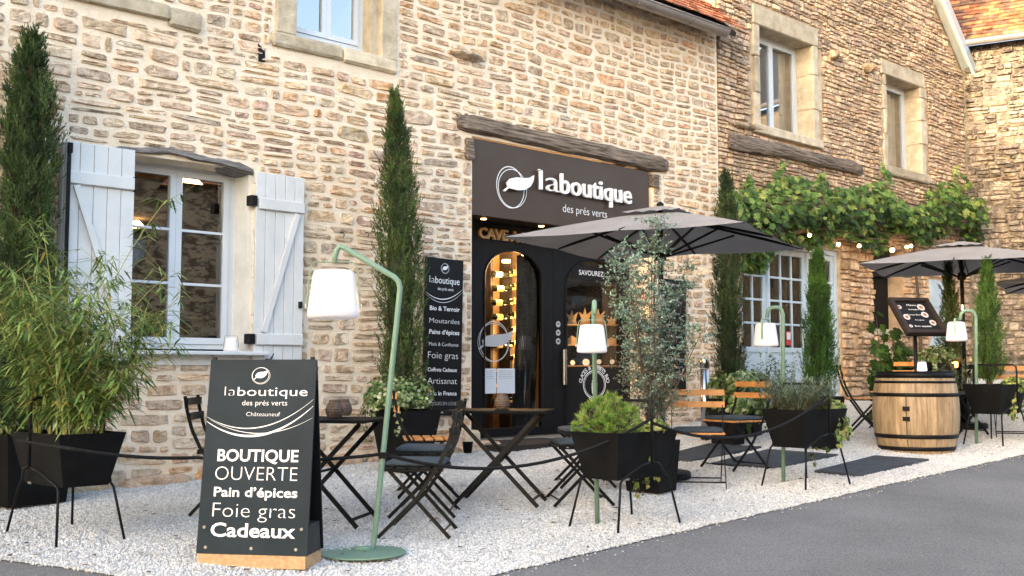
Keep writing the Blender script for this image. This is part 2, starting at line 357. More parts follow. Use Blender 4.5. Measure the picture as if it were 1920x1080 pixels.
def wall_stones(root, fr, dom, holes, rng, hm, wm, joint, proud, palette, mat, name='stone', band=(.24,.36), warp=.03, limit=300,
                sink=.03, rough=.010, prnd=.6, single=True, shape=.06):
    cells = []; z = dom[1]; 
    while z < dom[3]:
        b = rng.uniform(*band); z2 = min(dom[3], z+b)
        if dom[3]-z2 < .08: z2 = dom[3]
        x = dom[0] - rng.uniform(0, .3)
        while x < dom[2]:
            w = rng.uniform(.45, 1.0); x2 = x+w
            if dom[2]-x2 < .12: x2 = dom[2]
            o = []; splitrect((max(x,dom[0]), z, min(x2,dom[2]), z2), rng, hm, wm, o); cells += o; x = x2
        z = z2
    sd_ = rng.uniform(0, 100)
    def wz(x, z): return warp*noise.noise(Vector((x*.8+sd_, z*1.3, 0))) + warp*.35*noise.noise(Vector((x*3.1, z*4+sd_, 5)))
    items = []
    for c in cells:
        x0,z0,x1,z1 = c
        q = [(x0, z0+wz(x0,z0)), (x1, z0+wz(x1,z0)), (x1, z1+wz(x1,z1)), (x0, z1+wz(x0,z1))]
        if shape > .1:
            hh = z1-z0; q = [(a_+rng.gauss(0,.012), b_+rng.gauss(0, hh*.07)) for a_, b_ in q]
        bb = (x0, min(q[0][1],q[1][1]), x1, max(q[2][1],q[3][1]))
        if any(bb[0] < h[2] and bb[2] > h[0] and bb[1] < h[3] and bb[3] > h[1] for h in holes):
            for a in minus(bb, holes): items.append([(a[0],a[1]),(a[2],a[1]),(a[2],a[3]),(a[0],a[3])])
        else: items.append(q)
    big = []
    for q in items:
        cx = sum(p[0] for p in q)/4; cz = sum(p[1] for p in q)/4; w = q[1][0]-q[0][0]; h = q[3][1]-q[0][1]
        X, Y, Z = proj(fr(cx, cz)); area = 0
        if Z > .5 and -10 < X < 1930 and -10 < Y < 1090: area = w*h*(FPX/Z)**2 * abs(fr.n.dot(ray(X,Y).normalized()))
        if Z > 1 and -1900 < X < 2400 and -500 < Y < 1500: big.append((area, q, cx, cz))
    big.sort(key=lambda t: -t[0]); rest = MB()
    for i, (area, q, cx, cz) in enumerate(big):
        ci = palette(cx, cz, rng); p = proud*rng.uniform(1-prnd, 1+prnd)
        if i < limit and single:
            m_ = MB(); stone_geo(m_, fr, q, rng, joint, p, ci, sink, rough=rough, shape=shape); m_.build(name, mat, root, centre=True)
        else: stone_geo(rest, fr, q, rng, joint, p, ci, sink, n=9, rough=rough, shape=shape)
    if rest.v: rest.build('small_stones' if single else name, mat, root, kind='stuff')
    return big
def pal(cols, wts, j=.12, gain=1.06):
    def f(cx, cz, rng):
        c = rng.choices(cols, wts)[0]; k = 1+rng.gauss(0, j); return tuple(max(.01, min(.85, v*gain*t_*k*(1+rng.gauss(0, .018)))) for v, t_ in zip(c, (1.05, .985, .985)))
    return f
P_A = pal([(.43,.335,.23),(.49,.39,.27),(.56,.45,.31),(.52,.385,.235),(.37,.31,.24),(.54,.36,.21),(.46,.35,.27)], [30,24,16,12,11,3,3])
P_A2 = pal([(.50,.36,.21),(.56,.42,.26),(.44,.33,.22),(.60,.48,.33),(.52,.29,.13),(.44,.29,.22)], [26,22,20,16,7,6])
P_A_GLOW = pal([(.53,.38,.22),(.58,.44,.28),(.45,.34,.23),(.56,.34,.18)], [28,22,16,6])
def palA(cx, cz, rng):
    if 1.05 < cx < 2.75 and cz > 2.35+noise.noise(Vector((cx*2, cz, 0)))*.2: return P_A2(cx, cz, rng)
    if rng.random() < (cx-2.0)*.20 + (cz-3)*.16: return P_A_GLOW(cx, cz, rng)  # likelier high and to the right: warm evening glow painted into stone colours
    if cz < 1.0 and rng.random() < .5: return P_A2(cx, cz, rng)
    return P_A(cx, cz, rng)
palB = pal([(.48,.375,.265),(.54,.43,.30),(.39,.315,.235),(.60,.49,.35),(.54,.40,.25),(.36,.295,.225)], [30,24,16,12,10,7], .15, 1.12)
palB2 = pal([(.50,.37,.23),(.57,.44,.29),(.46,.31,.17),(.40,.31,.21)], [30,20,16,14], .14)
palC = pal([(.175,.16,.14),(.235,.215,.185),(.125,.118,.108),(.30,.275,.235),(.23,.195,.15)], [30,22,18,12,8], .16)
rng = random.Random(7)
XB = 8.15; XC = 15.5
# openings, measured on the facade plane
def rect(pl, pt, pr, pb, cx=None): return None
a = on_y(243, 300); b = on_y(470, 660); WIN1 = (a.x, on_y(455, 659).z, b.x, on_y(243, 288).z)
a = on_y(556, 0); b = on_y(712, 108); UW1 = (a.x, on_y(700, 104).z, b.x, 5.3)
a = on_y(885, 262); b = on_y(1228, 800); SHOP = (a.x, G(a.x, 0)-.3, b.x, on_y(885, 255).z)
SGTOP = on_y(885, 262).z; SGBOT = on_y(885, 402).z
a = on_y(262, 0); b = on_y(300, 8); UW0 = (on_y(150,0).x, on_y(300,7).z, on_y(303,5).x, 5.3)
W2A = (on_y(1421, 60).x, on_y(1485, 252).z, on_y(1520, 60).x, on_y(1421, 48).z)
W2B = (on_y(1659, 150).x, on_y(1690, 318).z, on_y(1722, 150).x, on_y(1659, 140).z)
GAR = (on_y(1391, 600).x, G(10.5,0)-.25, on_y(1578, 600).x, on_y(1575, 471).z)
DKW = (on_y(1636, 500).x, on_y(1650, 617).z, on_y(1696, 500).x, on_y(1650, 463).z)
# --- house A, the shop
houseA = empty('stone_house', (4.0, .2, G(4,0)), 0, 'long honey coloured stone house with pale shutters and a dark shop doorway', 'house')
GZ = on_y(1360, 62, -.42).z+.03; EA = GZ+.22; print('GZ', GZ)
holesA = [WIN1, UW1, SHOP, UW0]
mb = MB()
for x0,z0,x1,z1 in slabs((-5.0, -.5, XB, EA), holesA): mb.box((x0, 0, z0), (x1, .45, z1))
mb.build('wall', mt['mortar'], houseA)
stA = [(UW1[0]-.24, UW1[1]-.02, UW1[0], 5.4), (UW1[2], UW1[1]-.10, UW1[2]+.22, 5.4), (UW1[0]-.28, UW1[1]-.22, UW1[2]+.22, UW1[1]+.001),
       (UW0[0]-.3, UW0[1]-.20, UW0[2]+.40, UW0[1]+.001)]
beamA = (on_y(855, 205), on_y(1252, 325)); beamW = (on_y(214, 272), on_y(474, 330))
bz = lambda p: p.z
stA += [(WIN1[0]-.12, WIN1[3]-.02, WIN1[2]+.05, WIN1[3]+.07), (SHOP[0]-.12, SHOP[3]-.01, SHOP[2]+.12, SHOP[3]+.20)]
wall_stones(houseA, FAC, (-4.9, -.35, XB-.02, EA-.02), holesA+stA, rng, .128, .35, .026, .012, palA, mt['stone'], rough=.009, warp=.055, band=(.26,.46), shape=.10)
# --- house B, the gabled one
houseB = empty('stone_house', (12, .2, G(12,0)), 0, 'darker rough stone gabled house with two small upstairs windows over the vine', 'house')
HB = 6.45; APX = (XB+XC)/2; HBT = HB + (XC-APX)*.98
holesB = [W2A, W2B, GAR, DKW]
mb = MB()
for x0,z0,x1,z1 in slabs((XB, -.5, XC, 8.4), holesB):
    if z1 > HB-.001 and z1 > 8.3:
        # the gable side: cut under the verge
        zz = lambda x: HB + (XC-x)*.98 if x > APX else HBT
        q = [(x0, z0), (x1, z0), (x1, max(z0, min(8.4, zz(x1)))), (x0, max(z0, min(8.4, zz(x0))))]
        xm = XC - (8.4-HB)/.98
        if x0 < xm < x1: q.insert(3, (xm, 8.4))
        mb.prism(q, facade(.47), .0, .45)
    else: mb.box((x0, .02, z0), (x1, .47, z1))
mb.build('wall', mt['deep'], houseB)
def jambs(house, W, face, depth, hs, rng, y0=0.0, lint=.2, sill=.14, ext=.12, left=.1):
    m_ = None; z = W[1]; k = 0
    while z < W[3]-.02:                                       # quoins wrap the reveal and the face on the right, the face on the left
        h = hs*rng.uniform(.8, 1.25); z2 = min(W[3], z+h)
        if W[3]-z2 < .1: z2 = W[3]
        e = face*(1.35 if k % 2 else .85)
        MB().cbox((W[2]-.004, -.03, z+.003), (W[2]+e, depth, z2-.003), .012, .002, rng).build('quoin_stone', mt['ashlar'], house, centre=True)
        e = left*(.9 if k % 2 else 1.3)
        MB().cbox((W[0]-e, -.028, z+.003), (W[0]+.004, depth, z2-.003), .012, .002, rng).build('quoin_stone', mt['ashlar'], house, centre=True)
        z = z2; k += 1
    MB().cbox((W[0]-ext, -.035, W[3]-.004), (W[2]+ext, depth, W[3]+lint), .014, .003, rng).build('lintel', mt['ashlar'], house, centre=True)
    MB().cbox((W[0]-ext-.03, -.07, W[1]-sill), (W[2]+ext+.03, depth-.1, W[1]+.004), .016, .006, rng).build('sill', mt['ashlar'], house, centre=True)
def win_holes(W, face, lint, sill, ext, left): return [(W[0]-left*1.3, W[1], W[2]+face*1.35, W[3]), (W[0]-ext, W[3], W[2]+ext, W[3]+lint), (W[0]-ext-.03, W[1]-sill, W[2]+ext+.03, W[1])]
hb = holesB + win_holes(W2A, .22, .30, .13, .17, .16) + win_holes(W2B, .22, .26, .15, .17, .12)
bB = (on_y(1365, 262), on_y(1610, 322))
class _G: pass
def in_gable(cx, cz): return cz < HB + (XC-cx)*.98 if cx > APX else True
hb += [(XC-(k+1)*.25, HB+k*.245-.02, XC+.1, 9.5) for k in range(12)]
lowB = (on_y(1578,600).x, 0.2, XC, on_y(1600, 462).z)
wall_stones(houseB, FAC, (XB+.01, .1, XC-.01, 8.3), hb+[lowB], rng, .092, .22, .012, .020, palB, mt['stone_dark'], rough=.007, warp=.045, limit=230, sink=.03, prnd=.75, band=(.18,.3))
wall_stones(houseB, FAC, (lowB[0]+.02, .3, XC-.01, lowB[3]), [DKW, (on_y(1740,520).x, 0, on_y(1768,520).x, on_y(1750,520).z)], rng, .15, .27, .012, .03, palB2, mt['stone_dark'], rough=.014, warp=.05, limit=69, sink=.03, band=(.3,.44))
jambs(houseB, W2A, .17, .3, .42, rng, lint=.28, sill=.12, ext=.16, left=.12)
jambs(houseB, W2B, .17, .3, .42, rng, lint=.24, sill=.14, ext=.16, left=.09)
# return wall where house B rises above the eaves of house A, and its verge
MB().box((XB, .47, -.3), (XB+.4, 6, 8.4)).build('side_wall', mt['deep'], houseB)
vm = MB(); vm.bar((XC+.18, -.10, HB-.18), (XC-2.4, -.10, HB+.0+2.35), .20, .05, side=(0,1,0)); vm.bar((XC+.18, -.20, HB-.20), (XC-2.4, -.20, HB+2.33), .05, .16, side=(0,1,0))
vm.build('verge_flashing', mt['zinc_blue'], houseB)
MB().add([(XC+.15,-.05,HB-.13),(XC+.15,6,HB-.13),(APX,6,HBT+.06),(APX,-.05,HBT+.06)], [(0,1,2,3)]).build('roof_slope', mt['zinc'], houseB)
MB().box((XC-.4, .47, -.3), (XC, 6, HB-.1)).build('side_wall', mt['deep'], houseB)
# --- house C, on the right
UC = Vector((.303, -.953, 0)).normalized(); NC = Vector((-.953, -.303, 0)).normalized(); OC = Vector((XC, -.02, 0))
FC = frame(OC, UC, NC)
houseC = empty('stone_house', OC + UC*3 - NC*.2 + Vector((0,0,G(16,-3))), 0, 'grey stone house at the right edge with the sunlit tiled roof', 'house')
def onC(px, py):
    p = on_plane(px, py, OC, NC); return (p-OC).dot(UC), p.z
EC = onC(1850, 82)[1]
bx = lambda f, a0, z0, c0, a1, z1, c1: MB().prism([(a0,z0),(a1,z0),(a1,z1),(a0,z1)], f, c0, c1)
bx(FC, -.35, -.3, -.5, 7, EC, 0).build('wall', mt['deep_grey'], houseC)
big1 = []
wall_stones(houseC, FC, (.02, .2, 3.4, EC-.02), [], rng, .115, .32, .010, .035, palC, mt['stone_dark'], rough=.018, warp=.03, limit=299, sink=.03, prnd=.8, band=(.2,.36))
# its tiled roof: courses of flat clay tiles
def tile_roof(house, fr, a0, a1, z0, slope, rows, w, gauge, rng, cols, front_parts=60, out=.25, mat=None):
    rest = MB(); n_ = 0; cs, sn = math.cos(slope), math.sin(slope)
    for r in range(rows):
        a = a0 - (w/2 if r % 2 else 0)
        while a < a1:
            c = rng.choice(cols); k = 1+rng.gauss(0,.15); c = tuple(v*k for v in c)
            d0 = r*gauge; j = rng.gauss(0,.006); th = .016; L_ = gauge*1.35
            def pt(u, s_, h): return fr(u, z0 + s_*sn + h*cs, out - s_*cs + h*sn)
            m_ = MB(); ww = w-.006; lift = .022+abs(rng.gauss(0,.008))
            vs = [pt(a, d0+j, lift), pt(a+ww, d0+j, lift+rng.gauss(0,.004)), pt(a+ww, d0+L_, .003), pt(a, d0+L_, .003), pt(a, d0+j, lift+th), pt(a+ww, d0+j, lift+th), pt(a+ww, d0+L_, .003+th), pt(a, d0+L_, .003+th)]
            m_.add(vs, ((0,3,2,1),(4,5,6,7),(0,1,5,4),(1,2,6,5),(2,3,7,6),(3,0,4,7)), c)
            if n_ < front_parts: m_.build('roof_tile', mt['tile'], house, centre=True)
            else: rest.v, b0 = rest.v, len(rest.v); rest.add(m_.v, m_.f, c)
            n_ += 1; a += w
    rest.build('roof_tiles', mt['tile'], house, kind='stuff')
tcol = [(.42,.15,.06),(.30,.11,.05),(.20,.10,.06),(.48,.22,.09),(.15,.09,.06)]
def roof_deck(house, fr, a0, a1, z0, slope, L_, out, mat, name='roof'):
    cs, sn = math.cos(slope), math.sin(slope); vs = []
    for s_, h in ((0,0),(L_,0),(L_,-.06),(0,-.06)):
        for a in (a0, a1): vs.append(fr(a, z0+s_*sn+h*cs, out-s_*cs+h*sn))
    MB().add(vs, ((0,1,3,2),(2,3,5,4),(4,5,7,6),(6,7,1,0),(0,2,4,6),(1,7,5,3))).build(name, mat, house)
roof_deck(houseC, FC, -.5, 6.9, EC+.02, R(50), 5, .22, mt['charwood'])
tile_roof(houseC, FC, -.5, 3.2, EC+.03, R(50), 30, .17, .11, rng, tcol, 80, .24)
MB().tube([FC(-.25, EC-.02, .30), FC(6.8, EC-.02, .30)], .06, 10).build('gutter', mt['zinc'], houseC)
# roof of house A
roof_deck(houseA, FAC, -5, XB, GZ+.07, R(42), 6, .34, mt['charwood'])
p0 = on_y(1165, 0, -.42); p1 = on_y(1360, 62, -.42)
tile_roof(houseA, FAC, 4.4, XB+.02, GZ+.115, R(42), 6, .17, .12, rng, [(.45,.16,.08),(.38,.14,.07),(.5,.2,.1)], 60, .36)
gm = MB(); n = 9; vs = []; fs = []
for i, x in enumerate([4.0+ (p1.x+.0-4.0)*k/6 for k in range(7)]):
    for k in range(n):
        t = math.pi + math.pi*k/(n-1); vs.append((x, -.42+.085*math.cos(t), GZ+.085*math.sin(t)))
for i in range(6):
    for k in range(n-1): fs.append((i*n+k, i*n+k+1, (i+1)*n+k+1, (i+1)*n+k)); 
gm.add(vs, fs); gm.add([vs[6*n+k] for k in range(n)], [tuple(range(n))]); gm.tube([(4,-.505,GZ),(p1.x,-.505,GZ)], .012, 6)
for x in (5.0, 6.0, 7.0, 7.9): gm.tube([(x,-.42+.09*math.cos(math.pi+math.pi*k/8),GZ+.09*math.sin(math.pi+math.pi*k/8)) for k in range(9)], .006, 5)
gm.build('gutter', mt['zinc'], houseA, smooth=True)
# protruding corbels and weathered oddments
def corbel(house, px, py, w, h, d, pl, mat='stone'):
    p = on_y(px, py); m_ = MB(); r_ = random.Random(px); bm = bmesh.new(); bmesh.ops.create_icosphere(bm, subdivisions=2, radius=1)
    for v in bm.verts:
        c = v.co; k = 1+.35*noise.noise(c*2+Vector((px,0,0))); v.co = Vector((c.x*w*k, c.y*d, c.z*h*k + (.0 if c.z < 0 else -.1*h)))
    bm.verts.index_update(); m_.add([v.co+p for v in bm.verts], [[v.index for v in f.verts] for f in bm.faces], pl); bm.free()
    return m_.build('projecting_stone', mt[mat], house, centre=True)
corbel(houseA, 873, 104, .24, .055, .13, (.34,.27,.19)); corbel(houseB, 1557, 104, .10, .09, .16, (.2,.15,.1), 'stone_dark'); corbel(houseB, 1621, 128, .10, .10, .2, (.2,.15,.1), 'stone_dark')
corbel(houseB, 1400, 238, .45, .05, .09, (.33,.25,.17), 'stone_dark')
q = on_y(489, 101); hm_ = MB(); hm_.add([FAC(q.x-.04,q.z+.09,.013),FAC(q.x-.03,q.z-.08,.013),FAC(q.x+.04,q.z-.07,.013),FAC(q.x+.035,q.z+.03,.013),FAC(q.x,q.z+.06,.013)], [(0,1,2,3,4)]); hm_.build('putlog_hole', mt['iron'], houseA)
# --- weathered timber lintels
def beam(house, A, B, h, d, name, mat, y=-.06, arch=0, seed=1, inset=.3, taper=(1,1)):
    r_ = random.Random(seed); n = 26; vs = []; fs = []; ring = 10
    L_ = B.x-A.x
    for i in range(n+1):
        t = i/n; x = A.x+L_*t; zc = A.z+(B.z-A.z)*t + arch*(1-(2*t-1)**2); hh = h*(taper[0]+(taper[1]-taper[0])*t)
        hh *= 1+.16*noise.noise(Vector((t*5, seed, 0))); zc += .018*noise.noise(Vector((t*4, seed+9, 0)))
        for k in range(ring):
            a = 2*math.pi*(k+.5)/ring; c, s = math.cos(a), math.sin(a)
            c = math.copysign(abs(c)**.45, c); s = math.copysign(abs(s)**.45, s)
            j = .012*noise.noise(Vector((t*14, k*1.7, seed*3)))
            e = 1 if 0 < i < n else .82
            vs.append((x, y+(d/2)+c*(d/2+j)*e, zc+s*(hh/2+j*1.5)*e))
    for i in range(n):
        for k in range(ring): fs.append((i*ring+k, i*ring+(k+1)%ring, (i+1)*ring+(k+1)%ring, (i+1)*ring+k))
    fs += [tuple(range(ring-1,-1,-1)), tuple(n*ring+k for k in range(ring))]
    return smooth_by_angle(MB().add(vs, fs).build(name, mat, house, centre=True), 50)
A_ = on_y(856, 228); B_ = on_y(1250, 312); beam(houseA, A_, B_, .20, .40, 'timber_lintel', mt['beam'], y=-.07, arch=.0, seed=3, taper=(1.0,1.05))
MB().cbox((SHOP[0]-.10, -.045, SHOP[3]-.26), (SHOP[0]+.0, .3, SHOP[3]-.04), .01, .006, rng).build('timber_block', mt['beam'], houseA, centre=True)
MB().cbox((SHOP[2]-.03, -.045, on_y(1228,352).z), (SHOP[2]+.09, .3, on_y(1228,328).z), .01, .006, rng).build('timber_block', mt['beam'], houseA, centre=True)
A_ = on_y(214, 280); B_ = on_y(474, 322); beam(houseA, A_, B_, .095, .36, 'timber_lintel', mt['beamx'], y=-.05, arch=.05, seed=8, taper=(.55, .8))
A_ = on_y(1362, 265); B_ = on_y(1610, 320); beam(houseB, A_, B_, .22, .3, 'timber_lintel', mt['beam'], y=-.10, arch=.02, seed=5, taper=(1.05, .85))
# stone surrounds of the upstairs windows of house A
MB().cbox((UW1[0]-.22, -.02, UW1[1]), (UW1[0]+.004, .22, 5.3), .015, .004, rng).build('surround_stone', mt['ashlar'], houseA, centre=True)
MB().cbox((UW1[2]-.004, -.03, UW1[1]-.02), (UW1[2]+.20, .22, 5.3), .015, .004, rng).build('surround_stone', mt['ashlar'], houseA, centre=True)
MB().cbox((UW1[0]-.26, -.045, UW1[1]-.13), (UW1[0]+.5, .22, UW1[1]+.002), .02, .007, rng).build('sill', mt['ashlar'], houseA, centre=True)
MB().cbox((UW1[0]+.505, -.045, UW1[1]-.14), (UW1[2]+.20, .22, UW1[1]-.004), .02, .007, rng).build('sill', mt['ashlar'], houseA, centre=True)
MB().cbox((UW0[0]-.3, -.05, UW0[1]-.14), (UW0[2]+.06, .22, UW0[1]+.002), .02, .008, rng).build('sill', mt['ashlar'], houseA, centre=True)
MB().cbox((UW0[2]+.065, -.04, UW0[1]-.18), (UW0[2]+.36, .22, UW0[1]-.01), .02, .008, rng).build('surround_stone', mt['ashlar'], houseA, centre=True)
q = on_y(895, 828); MB().cbox((SHOP[0]-.12, -.06, G(3.9,0)-.1), (SHOP[0]+.10, .2, on_y(895,806).z), .03, .01, rng).build('jamb_foot_stone', mt['ashlar'], houseA, centre=True)
# rough plinth stones along the foot of house A
r2 = random.Random(4); x = -1.2
while x < SHOP[0]-.15:
    w = r2.uniform(.3, .75); h = r2.uniform(.08, .2); g = G(x+w/2, 0); m_ = MB()
    stone_geo(m_, FAC, [(x,g-.08),(x+w,g-.08),(x+w,g+h),(x,g+h*r2.uniform(.8,1.2))], r2, .02, r2.uniform(.05,.09), P_A2(0,0,r2), .03, rough=.014)
    m_.build('plinth_stone', mt['stone'], houseA, centre=True); x += w
# ---------------------------------------------------------------- rooms behind the openings
def room(house, x0, x1, z0, z1, y0, y1, mat, name='room'):
    e = .05; vs = [(x0,y0,z0),(x1,y0,z0),(x1,y1,z0),(x0,y1,z0),(x0,y0,z1),(x1,y0,z1),(x1,y1,z1),(x0,y1,z1)]
    return MB().add(vs, ((0,1,2,3),(4,7,6,5),(1,5,6,2),(2,6,7,3),(3,7,4,0))).build(name, mat, house, kind='structure')
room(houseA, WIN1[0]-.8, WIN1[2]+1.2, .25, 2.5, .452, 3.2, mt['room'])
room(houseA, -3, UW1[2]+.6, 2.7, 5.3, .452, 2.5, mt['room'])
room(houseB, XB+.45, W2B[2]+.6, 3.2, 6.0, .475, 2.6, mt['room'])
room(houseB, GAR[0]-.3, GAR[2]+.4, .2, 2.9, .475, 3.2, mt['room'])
MB().box((DKW[0]-.03,.30,DKW[1]-.05),(DKW[2]+.03,.36,DKW[3]+.05)).build('dark_window', mt['dark_wood'], houseB, centre=True)
room(houseA, SHOP[0]-1.0, SHOP[2]+.5, G(4,0)+.03, 2.9, .56, 3.4, mt['shopwall'])
# ---------------------------------------------------------------- windows
def casement(house, x0, x1, z0, z1, y, cols, rows, fw=.055, sash=.05, mull=.09, bar_=.022, mat=None, glass=None, leaves=2, panel=0.0, curtain=False, skip=(), th=.05):
    mat = mat or mt['white_frame']; glass = glass or mt['glass']
    m_ = MB(); m_.box((x0,y,z0),(x0+fw,y+th+.02,z1)); m_.box((x1-fw,y,z0),(x1,y+th+.02,z1)); m_.box((x0+fw,y,z1-fw),(x1-fw,y+th+.02,z1)); m_.box((x0+fw,y,z0),(x1-fw,y+th+.02,z0+fw*.8))
    win = m_.build('window' if panel == 0 else 'glazed_door', mat, house, centre=True)
    X0, X1, Z0, Z1 = x0+fw+.003, x1-fw-.003, z0+fw*.8+.003, z1-fw-.003; lw = (X1-X0)/leaves
    for l in range(leaves):
        a, b = X0+l*lw, X0+(l+1)*lw-.002; f = MB(); yy = y-.012; s = sash
        f.box((a,yy,Z0),(a+s,yy+th,Z1)); f.box((b-s,yy,Z0),(b,yy+th,Z1)); f.box((a+s,yy,Z1-s),(b-s,yy+th,Z1)); f.box((a+s,yy,Z0),(b-s,yy+th,Z0+s))
        zb = Z0+s
        if panel:
            zb = Z0+panel; f.box((a+s,yy,zb-.07),(b-s,yy+th,zb)); f.box((a+s,yy+.015,Z0+s),(b-s,yy+th-.01,zb-.07))
            k = (b-a-2*s); f.box((a+s+k*.08,yy+.004,Z0+s+.06),(b-s-k*.08,yy+.015,zb-.14))
        c = cols; gw = (b-a-2*s)/c; gh = (Z1-s-zb)/rows
        for i in range(1, c): f.box((a+s+gw*i-bar_/2,yy+.004,zb),(a+s+gw*i+bar_/2,yy+th-.006,Z1-s))
        for j in range(1, rows): 
            for i in range(c): f.box((a+s+gw*i+(bar_/2 if i else 0),yy+.006,zb+gh*j-bar_/2),(a+s+gw*(i+1)-(bar_/2 if i < c-1 else 0),yy+th-.008,zb+gh*j+bar_/2))
        f.build('sash', mat, win, centre=True)
        for i in range(c):
            for j in range(rows):
                xa = a+s+gw*i+(bar_/2 if i else 0); xb = a+s+gw*(i+1)-(bar_/2 if i < c-1 else 0)
                za = zb+gh*j+(bar_/2 if j else 0); zc = zb+gh*(j+1)-(bar_/2 if j < rows-1 else 0)
                t1 = random.Random(int(xa*999+za*777)).gauss(0,.0025)
                MB().add([(xa,yy+.025+t1,za),(xb,yy+.025,za),(xb,yy+.025+t1,zc),(xa,yy+.025,zc)], [(0,1,2,3)]).build('pane', glass, win, centre=True)
    if curtain:
        n = 24; vs = []
        for k in range(n+1):
            xx = x0+.05+(x1-x0-.1)*k/n; yy = y+.14+.014*math.sin(k*1.9)
            vs += [(xx,yy,z0+.02),(xx,yy,z1-.02)]
        MB().add(vs, [(2*k,2*k+2,2*k+3,2*k+1) for k in range(n)]).build('curtain', mt['curtain'], win, centre=True)
    return win
yw = .27
w1 = casement(houseA, WIN1[0]-.02, on_y(437, 500, yw).x, on_y(400, 655, yw).z, WIN1[3]+.02, yw, 1, 3, fw=.05, sash=.055)
# plastered reveal right of the window
MB().box((on_y(437,500,yw).x, .02, WIN1[1]-.02), (WIN1[2]+.02, .42, WIN1[3]+.05)).build('plaster_reveal', mt['plaster'], houseA, centre=True)
MB().box((WIN1[0]-.06, .0, WIN1[1]-.02), (WIN1[0]-.001, .42, WIN1[3]+.02)).build('plaster_reveal', mt['plaster'], houseA, centre=True)
r3 = random.Random(2); m_ = MB()
for k in range(15):
    z = WIN1[1]+(WIN1[3]-WIN1[1])*k/15; stone_geo(m_, FAC, [(WIN1[2]+.0,z),(WIN1[2]+.045,z),(WIN1[2]+.045,z+.11),(WIN1[2],z+.11)], r3, .0, .02, (.7,.68,.62), .02)
m_.build('ragged_plaster_edge', mt['plaster'], houseA)
sl = on_y(500, 668); MB().cbox((WIN1[0]-.05, -.14, WIN1[1]-.035), (on_y(505,668,-.14).x, .27, WIN1[1]-.002), .006).build('window_ledge', mt['paint'], houseA, centre=True)
MB().box((WIN1[0]-.02, -.02, WIN1[1]-.12), (WIN1[2]-.03, .2, WIN1[1]-.037)).build('sill', mt['plaster'], houseA, centre=True)
casement(houseA, UW1[0], on_y(680, 50, .17).x, on_y(620, 84, .17).z, 5.3, .17, 1, 2, glass=mt['glass_up'])
MB().box((on_y(680,50,.17).x, .03, UW1[1]), (UW1[2]+.01, .42, 5.3)).build('stone_reveal', mt['ashlar'], houseA, centre=True)
MB().box((UW0[0], .17, UW0[1]), (UW0[2]-.01, .22, 5.3)).build('window', mt['white_frame'], houseA, centre=True)
casement(houseB, W2A[0], W2A[2]+.0, W2A[1], W2A[3], .26, 1, 1, glass=mt['glass_up'], curtain=True)
casement(houseB, W2B[0], W2B[2]+.0, W2B[1], W2B[3], .26, 1, 1, leaves=1, glass=mt['glass_up'], curtain=True)
# glazed garage doors of house B
gx = [GAR[0], on_y(1435,600,.08).x, on_y(1508,600,.08).x, GAR[2]-.03]
gz0, gz1 = G(10.5,0)+.02, GAR[3]
MB().box((GAR[0],.06,gz1-.07),(GAR[2],.2,gz1)).build('door_frame', mt['paint2'], houseB, centre=True)
MB().box((GAR[2]-.06,.06,gz0),(GAR[2],.2,gz1-.07)).build('door_frame', mt['paint2'], houseB, centre=True)
MB().box((GAR[0],.06,gz0),(GAR[0]+.05,.2,gz1-.07)).build('door_frame', mt['paint2'], houseB, centre=True)
cutx = [GAR[0]+.05, on_y(1438,600,.08).x, on_y(1512,600,.08).x, GAR[2]-.06]
for i in range(3):
    casement(houseB, cutx[i]+.004, cutx[i+1]-.004, gz0, gz1-.075, .09, 2 if i == 0 else 3, 4, fw=.02, sash=.06, bar_=.028, leaves=1, panel=on_y(1500,655,.09).z-gz0, mat=mt['paint2'], glass=mt['glass_door'])
q = on_y(1447,532,.07); MB().cbox((q.x-.012,.045,q.z-.06),(q.x+.012,.08,q.z+.06),.004).build('door_handle', mt['iron'], houseB, centre=True)
q = on_y(1479,634,.07); MB().box((q.x-.06,.072,q.z-.1),(q.x+.06,.076,q.z+.1)).build('window_sticker', mt['red'], houseB, centre=True)
MB().box((q.x-.045,.069,q.z-.02),(q.x+.045,.0715,q.z+.08)).build('window_sticker', mt['paper'], houseB, centre=True)
# dark loophole with its lamp box, pale blue panel
MB().box((DKW[0]+.02,.06,on_y(1650,520,.12).z),(on_y(1664,500,.1).x,.295,DKW[3]-.01)).build('dark_box', mt['dark_wood'], houseB, centre=True)
MB().cbox((DKW[0]-.05,-.05,DKW[1]-.10),(DKW[2]+.05,.3,DKW[1]),.01).build('sill', mt['ashlar'], houseB, centre=True)
q0 = on_y(1741,524); q1 = on_y(1767,524); m_ = MB(); m_.cbox((q0.x,-.03,G(14,0)),(q1.x,.05,q0.z),.006)
m_.box((q0.x,-.045,q0.z-.45),(q1.x,-.031,q0.z-.42)); m_.build('blue_panel_door', mt['paint2'], houseB, centre=True)
_lp = on_y(352, 352, 1.3)
tag(MB().lathe([(.16,0),(.13,.05),(.05,.12),(.012,.13),(.012,.6)], 20, (_lp.x,1.3,_lp.z)).build('pendant_lamp', mt['bulb'], None), 'lit pendant lamp seen through the right sash of the shuttered window', 'lamp')
_lp = on_y(256, 427, 1.6); tag(MB().lathe([(.05,0),(.06,.03),(.02,.07)], 14, (_lp.x,1.6,_lp.z)).build('table_lamp', mt['bulb'], None), 'small lit lamp glimpsed through the left sash of the shuttered window', 'lamp')
